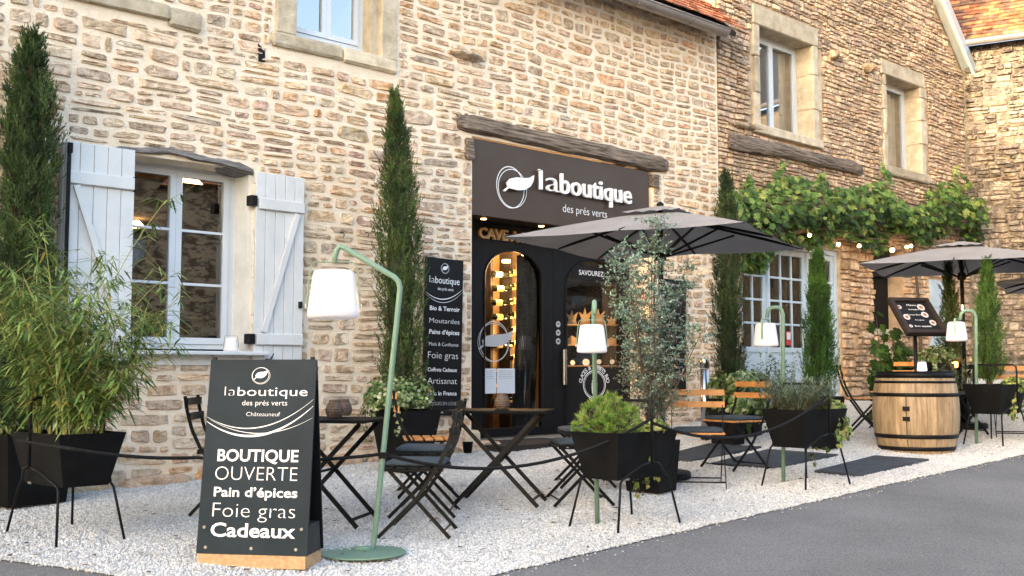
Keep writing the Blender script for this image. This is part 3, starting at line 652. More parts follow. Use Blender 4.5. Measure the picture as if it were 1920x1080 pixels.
# ---------------------------------------------------------------- shutters
def shutter(x0, x1, z0, z1, y, hinge, mirror, extra=0):
    n = 5; w = (x1-x0)/n; sh = MB().box((x0+.01, y+.012, z0+.02), (x1-.01, y+.022, z1-.02)).build('shutter', mt['paint'], houseA, centre=True)
    for k in range(n):
        MB().cbox((x0+w*k+.002, y-.016, z0), (x0+w*(k+1)-.002, y+.012, z1+random.Random(k).uniform(-.003,.003)), .004).build('plank', mt['paint'], sh, centre=True)
    zt = z1-.28; zb_ = z0+.20; xl, xr = (x0+.02, x1-.01)
    for zc in (zt, zb_): MB().cbox((xl, y-.045, zc-.05), (xr, y-.018, zc+.05), .006).build('batten', mt['paint'], sh, centre=True)
    a, b = ((xl+.06, zt-.06), (xr-.08, zb_+.06)); 
    if mirror: a, b = ((xr-.07, zt-.06), (xl+.07, zb_+.06))
    MB().bar((a[0], y-.031, a[1]), (b[0], y-.031, b[1]), .05, .024, side=(1,0,0)).build('brace', mt['paint'], sh, centre=True)
    return sh
zb = on_y(520, 679).z; zt = on_y(500, 323).z
sx0 = on_y(124, 300, -.15).x; sx1 = WIN1[0]-.015
shL = shutter(sx0, sx1, zb, zt-.0, -.13, 'r', False)
for i in range(2): MB().cbox((sx0-.004-.0*i, -.110+.032*i+.012, zb), (sx1-.03, -.110+.032*(i+1)+.010, zt-.004*i), .004).build('folded_leaf', mt['paint'], shL, centre=True)
MB().bar((sx0+.012, -.178, zt-.02), (sx0+.012, -.178, zb+.1), .026, .018, side=(1,0,0)).build('espagnolette_bar', mt['iron'], shL, centre=True)
MB().cbox((sx0+.0,-.195,zt-.10),(sx0+.035,-.16,zt-.02),.004).build('hook', mt['iron'], shL, centre=True)
for z in (zt-.28, zb+.2): MB().cbox((sx1-.02,-.15,z-.06),(sx1+.012,-.02,z+.06),.004).build('hinge', mt['iron'], shL, centre=True)
rx0 = on_y(479, 400, -.06).x; rx1 = on_y(570, 400, -.06).x
shR = shutter(rx0, rx1, zb, zt-.02, -.05, 'l', True)
for z in (zt-.28, zb+.2): MB().cbox((rx0-.06,-.09,z-.045),(rx0+.005,-.0,z+.045),.006).build('hinge', mt['iron'], shR, centre=True)
q = on_y(508, 673, -.12); MB().tube([(q.x-.03,-.03,q.z+.0),(q.x,-.11,q.z-.01),(q.x+.03,-.12,q.z+.05)], [.012,.01,.004], 6).build('shutter_catch', mt['iron'], shR, centre=True)
q = on_y(562, 572, -.07); MB().cbox((q.x-.015,-.10,q.z-.03),(q.x+.012,-.066,q.z+.03),.004).build('latch', mt['iron'], shR, centre=True)
# ---------------------------------------------------------------- ground, road, gravel
def sheet(name, x0, x1, y0, y1, nx, ny, dz, mat, mask=None, kind='structure'):
    vs = []; fs = []
    for j in range(ny+1):
        for i in range(nx+1):
            x = x0+(x1-x0)*i/nx; y = y0+(y1-y0)*j/ny; vs.append((x, y, G(x,y)+dz))
    for j in range(ny):
        for i in range(nx):
            a = j*(nx+1)+i; fs.append((a, a+1, a+nx+2, a+nx+1))
    return MB().add(vs, fs).build(name, mat, None, smooth=True, kind=kind)
sheet('ground', -60, 60, -60, 30, 60, 60, -.06, mt['earth'])
sheet('road', -40, 40, -15, .3, 160, 60, -.012, mt['asphalt'])
# outline of the gravel in plan: from the photograph's kerb line
edge = [on_ground(*p) for p in ((-260, 1010), (0, 1048), (120, 1062), (260, 1085), (420,1110), (640,1112), (800, 1100), (920, 1078), (1100, 1036), (1300, 990), (1500, 945), (1700, 899), (1919, 851), (2150, 800))]
epts = [(-7.0, -.55)] + [(p.x, p.y) for p in edge]
def edge_y(x):
    for (xa, ya), (xb, yb) in zip(epts, epts[1:]):
        if xa <= x <= xb: return ya+(yb-ya)*(x-xa)/(xb-xa)
    return epts[0][1] if x < epts[0][0] else epts[-1][1]
print('EDGE', [tuple(round(v,2) for v in e) for e in epts])
epts.append((epts[-1][0]+8, epts[-1][1]-.6)); x0 = epts[0][0]; x1 = 20; n = 300; rows = 14; vs = []; fs = []
for i in range(n+1):
    x = x0+(x1-x0)*i/n; ye = edge_y(x) + .03*noise.noise(Vector((x*4,0,0)))
    for j in range(rows+1):
        y = ye+(.05-ye)*j/rows; vs.append((x, y, G(x,y)+(-.004 if j == 0 else .006+.006*noise.noise(Vector((x*3,y*3,0))))))
for i in range(n):
    for j in range(rows): a = i*(rows+1)+j; fs.append((a, a+rows+1, a+rows+2, a+1))
bed = MB().add(vs, fs).build('gravel_bed', mt['gravel'], None, smooth=True, kind='structure')
# marble chips scattered over the bed as geometry-node instances
chip = []
for s in range(3):
    bm = bmesh.new(); bmesh.ops.create_icosphere(bm, subdivisions=1, radius=.0085); r_ = random.Random(s)
    for v in bm.verts: v.co = Vector((v.co.x*r_.uniform(.8,1.5), v.co.y*r_.uniform(.7,1.2), v.co.z*r_.uniform(.5,.9)))
    bmesh.ops.dissolve_limit(bm, angle_limit=R(25), verts=list(bm.verts), edges=list(bm.edges))
    me = bpy.data.meshes.new('marble_chip'); bm.to_mesh(me); bm.free(); me.materials.append(mt['chip']); chip.append(me)
gv = MB().add(vs, [f for f in fs]).build('white_gravel', mt['gravel'], None, kind='stuff')
tag(gv, 'loose white marble gravel covering the terrace in front of the houses', 'gravel')
chobj = bpy.data.objects.new('gravel_chip', chip[0])
ng = bpy.data.node_groups.new('scatter', 'GeometryNodeTree')
ng.interface.new_socket('Geometry', in_out='INPUT', socket_type='NodeSocketGeometry'); ng.interface.new_socket('Geometry', in_out='OUTPUT', socket_type='NodeSocketGeometry')
N = ng.nodes; L = ng.links; gi = N.new('NodeGroupInput'); go = N.new('NodeGroupOutput'); ds = N.new('GeometryNodeDistributePointsOnFaces'); ds.inputs['Density'].default_value = 3600
io = N.new('GeometryNodeInstanceOnPoints'); ic = N.new('GeometryNodeMeshIcoSphere'); ic.inputs['Radius'].default_value = .0098; ic.inputs['Subdivisions'].default_value = 1
sm = N.new('GeometryNodeSetMaterial'); sm.inputs['Material'].default_value = mt['chip']; sr = N.new('FunctionNodeRandomValue'); sr.data_type = 'FLOAT_VECTOR'
sr.inputs[0].default_value = (0,0,0); sr.inputs[1].default_value = (6.28,6.28,6.28); ss = N.new('FunctionNodeRandomValue'); ss.data_type = 'FLOAT_VECTOR'
ss.inputs[0].default_value = (.6,.5,.35); ss.inputs[1].default_value = (1.5,1.3,.85); ss.inputs['Seed'].default_value = 4
sp = N.new('GeometryNodeSetShadeSmooth'); sp.inputs['Shade Smooth'].default_value = False
L.new(gi.outputs[0], ds.inputs['Mesh']); L.new(ds.outputs['Points'], io.inputs['Points']); L.new(ic.outputs['Mesh'], sp.inputs[0]); L.new(sp.outputs[0], sm.inputs[0]); L.new(sm.outputs[0], io.inputs['Instance'])
L.new(sr.outputs[0], io.inputs['Rotation']); L.new(ss.outputs[0], io.inputs['Scale']); L.new(io.outputs[0], go.inputs[0])
mod = gv.modifiers.new('scatter', 'NODES'); mod.node_group = ng
# stray chips and bits of leaf litter
r_ = random.Random(12); ic_ = bmesh.new(); bmesh.ops.create_icosphere(ic_, subdivisions=1, radius=.009); ic_.verts.index_update()
iv = [v.co.copy() for v in ic_.verts]; if_ = [[v.index for v in f.verts] for f in ic_.faces]; ic_.free()
st = MB()
for k in range(230):
    x = r_.uniform(-3.5, 12); y = edge_y(x) - abs(r_.gauss(0, .07)) ; s = r_.uniform(.35,.9)
    st.add([Vector((v.x*s*1.3+x, v.y*s+y, v.z*s*.7+G(x,y)-.008)) for v in iv], if_)
tag(st.build('stray_gravel', mt['chip'], None, kind='stuff'), 'white chips strayed over the edge of the asphalt', 'gravel')
st = MB()
for k in range(520):
    x = r_.uniform(-3.2, 11); y = r_.uniform(edge_y(x), -.2); a = r_.uniform(0, 6.3); l = r_.uniform(.012,.035); w = l*r_.uniform(.3,.6); z = G(x,y)+.026
    c, s = math.cos(a), math.sin(a); col = r_.choice([(.10,.06,.03),(.16,.09,.04),(.05,.04,.03),(.22,.10,.05)])
    st.add([(x+c*l,y+s*l,z),(x-s*w,y+c*w,z+r_.uniform(0,.01)),(x-c*l,y-s*l,z),(x+s*w,y-c*w,z)], [(0,1,2,3)], col)
tag(st.build('leaf_litter', mt['leaf'], None, kind='stuff'), 'small brown dead leaf scraps on the white gravel', 'leaf litter')
# dark slate slabs laid as a path
def slab(pts, label):
    ps = [on_ground(*p) for p in pts]; c = sum(ps, Vector())/len(ps); n = len(ps)
    top = [Vector((p.x,p.y,p.z+.030)) for p in ps]; bot = [Vector((p.x,p.y,p.z-.01)) for p in ps]
    o = MB().add(top+bot, [tuple(range(n)), tuple(range(2*n-1,n-1,-1))]+[(i,n+i,n+(i+1)%n,(i+1)%n) for i in range(n)]).build('slate_slab', mt['slate'], None, centre=True)
    return tag(o, label, 'paving slab', 'dark slate slabs laid in the gravel')
slab([(1527,888),(1610,896),(1742,866),(1640,859)], 'dark slate slab in the gravel in front of the wine barrel')
slab([(1335,873),(1450,881),(1572,857),(1440,847)], 'dark slate slab under the planter of lavender')
slab([(1228,862),(1292,869),(1428,842),(1330,836)], 'dark slate slab beneath the two wooden slatted chairs')
MB().cbox((GAR[0]-.1,-.55,G(GAR[0],-.3)-.05),(GAR[2]+.5,-.02,G(GAR[0]+.8,-.3)+.045),.02).build('door_step', mt['pave'], houseB, centre=True)
MB().box((SHOP[0]+.11, -.35, G(4.2,-.3)-.03), (on_y(1062,815).x, .40, G(4.5,0)+.035)).build('door_step', mt['matbrown'], houseA, centre=True)
MB().box((SHOP[0]+.0, .42, G(4.2,0)-.05), (SHOP[2], .56, G(4.5,0)+.075)).build('threshold', mt['pave'], houseA, centre=True)
MB().box((SHOP[0]-.9, .57, G(4.2,0)-.05), (SHOP[2]+.4, 3.35, G(4.5,0)+.08)).build('shop_floor', mt['shelfwood'], houseA, centre=True)
# ---------------------------------------------------------------- houses across the street (seen in the panes), plus an added sun blocker
def opposite(x0, x1, y, h, label, seed, depth=7):
    root = empty('stone_house', ((x0+x1)/2, y-depth/2, -.5), 0, label, 'house'); r_ = random.Random(seed); holes = []; x = x0+1
    while x < x1-2:
        holes.append((x, 3.4, x+.9, 4.7)); holes.append((x+.2, .9, x+1.2, 2.4)); x += r_.uniform(2.6, 4)
    holes = [q for q in holes if q[3] < h-.2]
    m_ = MB()
    for a,z0,b,z1 in slabs((x0,-.6,x1,h), holes): m_.box((a,y-.4,z0),(b,y,z1))
    m_.box((x0,y-depth,-.6),(x1,y-.45,h)); m_.build('wall', mt['opp'], root)
    for q in holes:
        MB().box((q[0],y-.25,q[1]),(q[2],y-.2,q[3])).build('window', mt['paint2'], root, centre=True)
    m_ = MB(); m_.add([(x0-.2,y+.3,h-.1),(x1+.2,y+.3,h-.1),(x1+.2,y-depth/2,h+2.4),(x0-.2,y-depth/2,h+2.4),(x0-.2,y-depth-.3,h-.1),(x1+.2,y-depth-.3,h-.1)], [(0,1,2,3),(3,2,5,4)], (.3,.13,.07))
    m_.build('roof', mt['tile'], root)
    return root
opposite(-14, 6, -19, 3.6, 'low stone house across the street behind the camera', 1)
opposite(6.5, 34, -17.5, 6.0, 'stone house across the street, reflected in the ground floor window panes', 2)
oh = opposite(-9, 9, 0, 8.8, 'unseen tall house at the far left end of the street, added to block the low sun', 3, depth=8)
oh.location = (-28, -3.0, -.5); oh.rotation_euler = (0, 0, R(90))  # added out of view; its ridge sets the shade line on house C
# ---------------------------------------------------------------- lettering
_FC = {}
def text_geo(s, weight):
    k = (s, weight)
    if k not in _FC:
        c = bpy.data.curves.new('lettering', 'FONT'); c.body = s; c.size = 1; c.offset = weight; c.resolution_u = 3
        o = bpy.data.objects.new('lettering', c); COL.objects.link(o); dg = bpy.context.evaluated_depsgraph_get(); dg.update()
        me = bpy.data.meshes.new_from_object(o.evaluated_get(dg)); v = [tuple(q.co) for q in me.vertices]; f = [tuple(p.vertices) for p in me.polygons]
        bpy.data.objects.remove(o); bpy.data.meshes.remove(me); _FC[k] = (v, f)
    return _FC[k]
def lettering(s, fr, a0, a1, b0, h, c, mat, parent, weight=0.0, slope=0.0, name='lettering', thick=0.0, skew=0.0, ref='cap'):
    # fits the words between a0 and a1, capital height h, baseline b0 (b may climb with slope)
    v, f = text_geo(s, weight); xs = [p[0] for p in v]; x0, x1 = min(xs), max(xs); hv, _ = text_geo('H', weight); ch = max(p[1] for p in hv)
    kx = (a1-a0)/(x1-x0); ky = h/ch
    P = lambda p, d: fr(a0+(p[0]-x0)*kx + skew*p[1]*ky, b0+p[1]*ky+slope*(p[0]-x0)*kx, c+d)
    m = MB(); m.add([P(p, thick) for p in v], f)
    if thick:
        m.add([P(p, 0) for p in v], [tuple(reversed(q)) for q in f]); n = len(v); cnt = {}
        for q in f:
            for i in range(len(q)):
                e = (q[i], q[(i+1)%len(q)]); cnt[e] = 1
        m.add([], []); m.f += [(e[1], e[0], e[0]+n, e[1]+n) for e in cnt if (e[1], e[0]) not in cnt]
    return m.build(name, mat, parent, centre=True)
def ring(m, fr, cx, cy, rx, ry, w, c, rot=0, n=40, a0=0, a1=360, taper=False):
    vs = []; 
    for i in range(n+1):
        t = R(a0+(a1-a0)*i/n); ww = w*(math.sin(math.pi*i/n)*.85+.15) if taper else w
        for rr_ in (-.5, .5):
            x = (rx+ww*rr_)*math.cos(t); y = (ry+ww*rr_)*math.sin(t); vs.append(fr(cx+x*math.cos(rot)-y*math.sin(rot), cy+x*math.sin(rot)+y*math.cos(rot), c))
    m.add(vs, [(2*i, 2*i+2, 2*i+3, 2*i+1) for i in range(n)])
LEAF = [(-1.0,-.62),(-.72,-.30),(-.78,.02),(-.55,.38),(-.15,.55),(.35,.58),(.75,.68),(1.05,.92),(.98,.45),(.80,.02),(.45,-.32),(0,-.45),(-.45,-.42),(-.66,-.38),(-.93,-.70)]
def leaf_logo(fr, cx, cy, r, c, mat, parent, k=1.0, thick=0):
    m = MB(); po = [(cx+x*r*.78*k, cy+y*r*.78) for x, y in LEAF]
    m.prism(po, fr, c, c+max(thick, .0015)); m.build('leaf_emblem', mat, parent, centre=True)
    m = MB(); ring(m, fr, cx, cy, r*.98*k, r*.98, r*.05, c+.001); ring(m, fr, cx+r*.05, cy-r*.04, r*1.08*k, r*1.05, r*.04, c+.0015)
    m.build('ring_emblem', mat, parent, centre=True)
def swoosh(m, fr, x0, y0, x1, y1, dip, w, c, n=30):
    vs = []
    for i in range(n+1):
        t = i/n; x = x0+(x1-x0)*t; y = y0+(y1-y0)*t - dip*4*t*(1-t); ww = w*(.25+.75*math.sin(math.pi*t))
        vs += [fr(x, y-ww/2, c), fr(x, y+ww/2, c)]
    m.add(vs, [(2*i,2*i+2,2*i+3,2*i+1) for i in range(n)])
# ---------------------------------------------------------------- big shop sign
FS = facade(.0)
sg = empty('shop_sign', (SHOP[0]+1, .02, SGBOT), 0, 'brown fascia sign with raised white leaf and shop name above the dark doorway', 'sign')
sx1_ = on_y(1217, 380).x
MB().cbox((SHOP[0]+.004, .0, SGBOT), (sx1_, .03, SGTOP+.02), .003).build('fascia_panel', mt['brown_panel'], sg, centre=True)
def A2(px, py, y=-.03): p = on_y(px, py, y); return p.x, p.z
la, lz = A2(1010, 356); lb, lz2 = A2(1182, 385)
lz_ = (lz+lz2)/2; hcap = (on_y(1012, 318, -.03).z-lz)*1.0
mid = A2(1072,366)
lettering('la', FS, la, on_y(1046,360,-.03).x, lz, hcap, .03, mt['white'], sg, -.012, thick=.03)
lettering('boutique', FS, on_y(1049,360,-.03).x, lb, lz, hcap*.98, .03, mt['white'], sg, .010, thick=.03)
m = MB()
for px in (1049, 1113, 1130): 
    x, z = A2(px, 360); 
for k, (s0, s1) in enumerate(((la-.01, la+.035),)): m.prism([(s0-.01,lz+hcap-.012),(s1,lz+hcap-.012),(s1,lz+hcap+.0),(s0-.01,lz+hcap+.0)], FS, .03, .06)
m.build('serif', mt['white'], sg, centre=True)
x, z = A2(1055, 397, 0); lettering('des prés verts', FS, x, A2(1138,407,0)[0], z-.0, .088, .002, mt['white'], sg, -.008)
cx, cz = A2(963, 351); rr_ = (on_y(963,313).z-on_y(963,390).z)/2
lm = MB(); po = [(cx+.05+x*rr_*.98, cz+.03+y*rr_*.62) for x, y in LEAF]; lm.prism(po, FS, .04, .065); lm.build('leaf_emblem', mt['white'], sg, centre=True)
lm = MB(); ring(lm, FS, cx-.02, cz, rr_*.90, rr_, .010, .003, .2); ring(lm, FS, cx+.01, cz-.01, rr_*.94, rr_*.93, .008, .004, -.3); lm.build('ring_emblem', mt['white'], sg, centre=True)
# soffit with its spots
MB().box((SHOP[0]+.004, .031, SGBOT-.0), (SHOP[2]-.01, .419, SGBOT+.02)).build('soffit', mt['dark_wood'], houseA, centre=True)
for px, py in ((907,408),(1015,423)):
    p = on_y(px, py, .16); MB().lathe([(.03,0),(.03,.006)], 14, (p.x, .16, SGBOT-.006)).build('soffit_spot', mt['bulb'], houseA, centre=True)
# ---------------------------------------------------------------- joinery of the shop front
FD = facade(.42); YD = .42
def D2(px, py): p = on_y(px, py, YD); return p.x, p.z
DZ0 = G(4.3,0)+.08; DZ1 = SGBOT
def arched_leaf(x0, x1, ax0, ax1, zb, spring, top, name='door'):
    # a leaf with an arched opening
    m = MB(); y0, y1 = YD-.03, YD+.03
    m.box((x0,y0,DZ0),(ax0,y1,DZ1)); m.box((ax1,y0,DZ0),(x1,y1,DZ1)); m.box((ax0,y0,DZ0),(ax1,y1,zb))
    n = 14; pts = []
    for i in range(n+1):
        t = math.pi*i/n; pts.append(((ax0+ax1)/2 - math.cos(t)*(ax1-ax0)/2, spring+(top-spring)*math.sin(t)))
    for (a, b), (c, d) in zip(pts, pts[1:]): m.prism([(a,b),(c,d),(c,DZ1),(a,DZ1)], FD, -.03, .03)
    o = m.build(name, mt['dark_wood'], houseA, centre=True)
    gl = [(ax0,zb)]+[(a,b) for a,b in pts]+[(ax1,zb)]
    MB().add([FD(a,b,-.005) for a,b in gl[::-1]], [tuple(range(len(gl)))]).build('pane', mt['glass_shop'], o, centre=True)
    # slim moulding round the arch
    mm = MB(); mm.tube([FD(a,b,.035) for a,b in [(ax0,zb)]+pts+[(ax1,zb)]], .012, 6); mm.build('moulding', mt['dark_wood'], o, centre=True)
    return o
xa0, xa1 = D2(904,600)[0], D2(1013,600)[0]; xb0, xb1 = D2(1057,600)[0], D2(1163,600)[0]; xm = D2(1034,600)[0]
arched_leaf(SHOP[0]+.0, xm-.004, xa0, xa1, D2(950,802)[1], D2(910,520)[1], D2(955,470)[1])
dR = arched_leaf(xm, SHOP[2]+.0, xb0, xb1, D2(1110,800)[1], D2(1060,540)[1], D2(1105,487)[1])
q = D2(1051, 690); t_, b_ = D2(1051,655)[1], D2(1051,722)[1]
MB().cbox((q[0]-.028,YD-.085,b_),(q[0]+.028,YD-.045,t_),.006).build('door_handle', mt['steel'], dR, centre=True)
for i, py in enumerate((608, 624, 640)):
    x, z = D2(1043, py); m = MB(); m.prism([(x+.036*math.cos(R(k*20)), z+.036*math.sin(R(k*20))) for k in range(18)], FD, .031, .033); m.build('round_sticker', mt['grey_print'], dR, centre=True)
    m = MB(); m.box((x-.015, YD-.0345, z-.004-.004*i), (x+.015, YD-.0335, z+.012)); m.build('sticker_symbol', mt['dark_wood'], dR, centre=True)
x0_, z0_ = D2(892, 446); lettering('CAVE A MANGER', FD, x0_, D2(1056,462)[0], z0_, .115, .035, mt['gold'], houseA, .03, thick=.03)
q = D2(925, 640); gm_ = MB(); rr2 = .22
po = [(q[0]+x*rr2*1.15, q[1]+y*rr2*.62) for x, y in LEAF]; gm_.prism(po, FD, .034, .036); ring(gm_, FD, q[0]-.02, q[1]+.0, rr2*.98, rr2*1.0, .010, .037); ring(gm_, FD, q[0]-.03, q[1]-.015, rr2*1.05, rr2*.96, .007, .038)
gm_.build('leaf_decal', mt['grey_print'], houseA, centre=True)
for px0, px1, nm in ((903,926,'a'),(927,961,'b')):
    a0, z0 = D2(px0, 738); a1, z1 = D2(px1, 691)
    o = MB().box((a0+.004,YD-.038,z0),(a1,YD-.036,z1)).build('paper_notice', mt['paper'], None, centre=True)
    tag(o, 'white paper notice taped inside the arched door glass, right one' if nm == 'b' else 'white paper notice taped inside the arched door glass, left one', 'notice')
    m = MB()
    for k in range(5): m.box((a0+.03,YD-.0395,z1-.03-.02*k),(a1-.03-.01*(k%3),YD-.0385,z1-.024-.02*k))
    m.build('printed_lines', mt['grey_print'], o, centre=True)
# curtain at the right of the left arch
n = 16; vs = []
for k in range(n+1):
    x = D2(982,600)[0]+.05*abs(math.sin(k*.1))+(D2(1013,600)[0]-D2(982,600)[0]+.06)*k/n; y = .55+.03*math.sin(k*1.7)
    vs += [(x-.08,y,DZ0),(x,y,DZ0+1.2),(x+.01,y,DZ1-.3)]
m = MB().add(vs, [(3*k+j,3*k+3+j,3*k+4+j,3*k+1+j) for k in range(n) for j in (0,1)])
tag(m.build('door_curtain', mt['blackcloth'], None, centre=True, smooth=True), 'black curtain hanging inside the left door arch', 'curtain')
# ---------------------------------------------------------------- wine rack, bottles, light strip
YR = 1.05
def R2(px, py): p = on_y(px, py, YR); return p.x, p.z
rk = empty('wine_rack', (R2(955,700)[0], YR+.1, DZ0), 0, 'tall wooden wine rack seen through the left door arch', 'rack')
m = MB(); xr0, xr1 = R2(903,600)[0]-.1, R2(1000,600)[0]
m.box((xr0,YR+.25,DZ0),(xr1,YR+.28,DZ0+2.2)); m.build('back_panel', mt['shelfwood'], rk, centre=True)
for k in range(4):
    x = xr0+(xr1-xr0)*k/3; MB().box((x-.02,YR+.06,DZ0),(x+.02,YR+.249,DZ0+2.15)).build('upright', mt['charwood'], rk, centre=True)
ls_ = MB(); a = R2(979, 490); b = R2(979, 700); ls_.box((a[0]-.012,YR-.02,b[1]),(a[0]+.012,YR,a[1]+.1))
tag(ls_.build('light_strip', mt['led'], None, centre=True), 'thin vertical warm light strip beside the wine bottles', 'lamp')
rb_ = random.Random(3); first = None
def bottle(lab):
    e = empty('wine_bottle', (0,0,0), 0, lab, 'wine bottle', 'wine bottles lying in the lit rack')
    MB().lathe([(.018,0),(.036,.004),(.037,.19),(.030,.215),(.014,.245),(.0135,.29)], 12).build('glass_body', mt['bottle'], e, smooth=True, local=True)
    MB().lathe([(.0378,.06),(.0378,.145)], 12, cap0=False, cap1=False).build('label', mt['label'], e, local=True)
    MB().lathe([(.0150,.262),(.0150,.300)], 10).build('capsule', mt['capsule'], e, local=True)
    return e
bot0 = None
for ci, px in enumerate((934, 966)):
    for k in range(10):
        py = 515+ci*-4+k*26.5
        if ci == 0 and k in (4,6): continue
        x, z = R2(px+(k%2)*2, py)
        lab = 'wine bottle lying in the %s column of the rack, cream label showing' % ('left' if ci == 0 else 'right')
        o = bottle(lab) if bot0 is None else copy_tree(bot0)
        if bot0 is None: bot0 = o
        o['label'] = ('%s wine bottle from the top in the %s column of the lit rack' % (['uppermost','second','third','fourth','fifth','sixth','seventh','eighth','ninth','lowest'][k], 'left' if ci == 0 else 'right')); o['group'] = 'bottles in the %s column of the rack' % ('left' if ci == 0 else 'right'); o.location = (x-.12, YR+.0, z); o.rotation_euler = (R(90+rb_.uniform(-6,6)), 0, R(90+rb_.uniform(-10,16)))
        o.rotation_euler = Euler((R(8), R(90), R(rb_.uniform(-12,12))))
# lamp of the cellar
pl = bpy.data.lights.new('cellar_lamp', 'POINT'); pl.energy = 9; pl.color = (1,.56,.24); pl.shadow_soft_size = .12
lo_ = bpy.data.objects.new('cellar_lamp', pl); COL.objects.link(lo_); lo_.location = (a[0]-.45, .85, DZ0+1.85)
pl2 = bpy.data.lights.new('rack_lamp', 'POINT'); pl2.energy = 5; pl2.color = (1,.60,.28); pl2.shadow_soft_size = .08
lo2 = bpy.data.objects.new('rack_lamp', pl2); COL.objects.link(lo2); lo2.location = (a[0]-.05, .80, DZ0+1.1)
tag(MB().lathe([(.05,0),(.05,.03)], 14, (a[0]-.45,.85,DZ0+2.0)).build('ceiling_spot', mt['bulb'], None), 'small lit ceiling spot above the wine rack', 'lamp')
# ---------------------------------------------------------------- refrigerated display behind the right arch, turned to the street
pc = on_y(1112, 640, .62); ry = -YAW+R(4)
fu = Vector((math.cos(ry), math.sin(ry), 0)); fn = Vector((fu.y, -fu.x, 0)); 
FF = frame((pc.x, pc.y, 0), fu, fn); Zf = (pc-CAMP).dot(FH); kf = Zf/FPX
def fz(py): return CAMP.z + (695-py)*kf
wf = 52*kf
fr_ = empty('display_cabinet', (pc.x, pc.y+.2, DZ0), 0, 'black display cabinet with small goods on shelves behind the right arch', 'cabinet')
m = MB(); bf = lambda a0,z0,a1,z1,c0,c1: m.prism([(a0,z0),(a1,z0),(a1,z1),(a0,z1)], FF, c0, c1)
bf(-wf,fz(527),wf,fz(496),-.28,0); bf(-wf,fz(496),wf,fz(487),-.28,-.02); bf(-wf,DZ0,wf,fz(688),-.28,0); bf(-wf,fz(688),-wf+.02,fz(527),-.28,0); bf(wf-.02,fz(688),wf,fz(527),-.28,0); bf(-wf+.02,fz(688),wf-.02,fz(527),-.28,-.26)
m.build('cabinet_body', mt['dark_wood'], fr_, centre=True)
for py in (610, 648, 687):
    m = MB(); m.prism([(-wf+.022,fz(py)),(wf-.022,fz(py)),(wf-.022,fz(py)+.012),(-wf+.022,fz(py)+.012)], FF, -.255, -.01); m.build('shelf', mt['shelfwood'], fr_, centre=True)
def arc_text(s, fr, cx, cy, r, h, a0, a1, mat, parent, c):
    n = len(s); m = MB()
    for i, ch in enumerate(s):
        if ch == ' ': continue
        t = R(a0+(a1-a0)*(i+.5)/n); v, f = text_geo(ch, .012); xs = [p[0] for p in v]; mx = (min(xs)+max(xs))/2; k = h/.72
        m.add([fr(cx+1.15*(r*math.cos(t)+(p[0]-mx)*k*math.sin(t)+p[1]*k*math.cos(t)), cy+r*math.sin(t)-(p[0]-mx)*k*math.cos(t)+p[1]*k*math.sin(t), c) for p in v], f)
    m.build('lettering', mat, parent, centre=True)
# printed on the glass of the right arch: name band above, cone emblem below
(sx, sy_), (sx2, sy2) = D2(1108, 517), D2(1108, 507); uu = (sy2-sy_)/10
MB().box((xb0+.10,YD-.012,sy_-9*uu),(xb1-.01,YD-.009,sy2+8*uu)).build('name_band', mt['board_black'], dR, centre=True)
lettering('SAVOUREZ', FD, D2(1084,517)[0], D2(1130,517)[0], sy_, 9*uu, .014, mt['white'], dR, .012)
(ex, ey) = D2(1113, 721); MB().box((xb0+.004,YD-.012,D2(1110,800)[1]),(xb1-.004,YD-.009,D2(1110,690)[1])).build('black_film', mt['board_black'], dR, centre=True)
m = MB(); ring(m, FD, ex, ey, 30*uu, 26*uu, 1.8*uu, .0145); ring(m, FD, ex, ey, 27*uu, 23*uu, .9*uu, .0145); m.build('ring_emblem', mt['white'], dR, centre=True)
m = MB(); m.prism([(ex-8*uu,ey-2*uu),(ex+8*uu,ey-2*uu),(ex+6*uu,ey-17*uu),(ex-6*uu,ey-17*uu)], FD, .0125,.0145)
for k, (w_, y_) in enumerate(((8.5,1),(7,6),(5,10),(2.5,14))): m.prism([(ex+w_*uu*math.cos(R(t)), ey+y_*uu+2.6*uu*math.sin(R(t))) for t in range(0,360,30)], FD, .0125,.0145+.0004*k)
m.build('cone_emblem', mt['white'], dR, centre=True)
arc_text('GLACES & SORBETS BIO', FD, ex, ey, 29*uu, 8*uu, 172, 8, mt['white'], dR, .0145)
gj = random.Random(5); k_ = 0
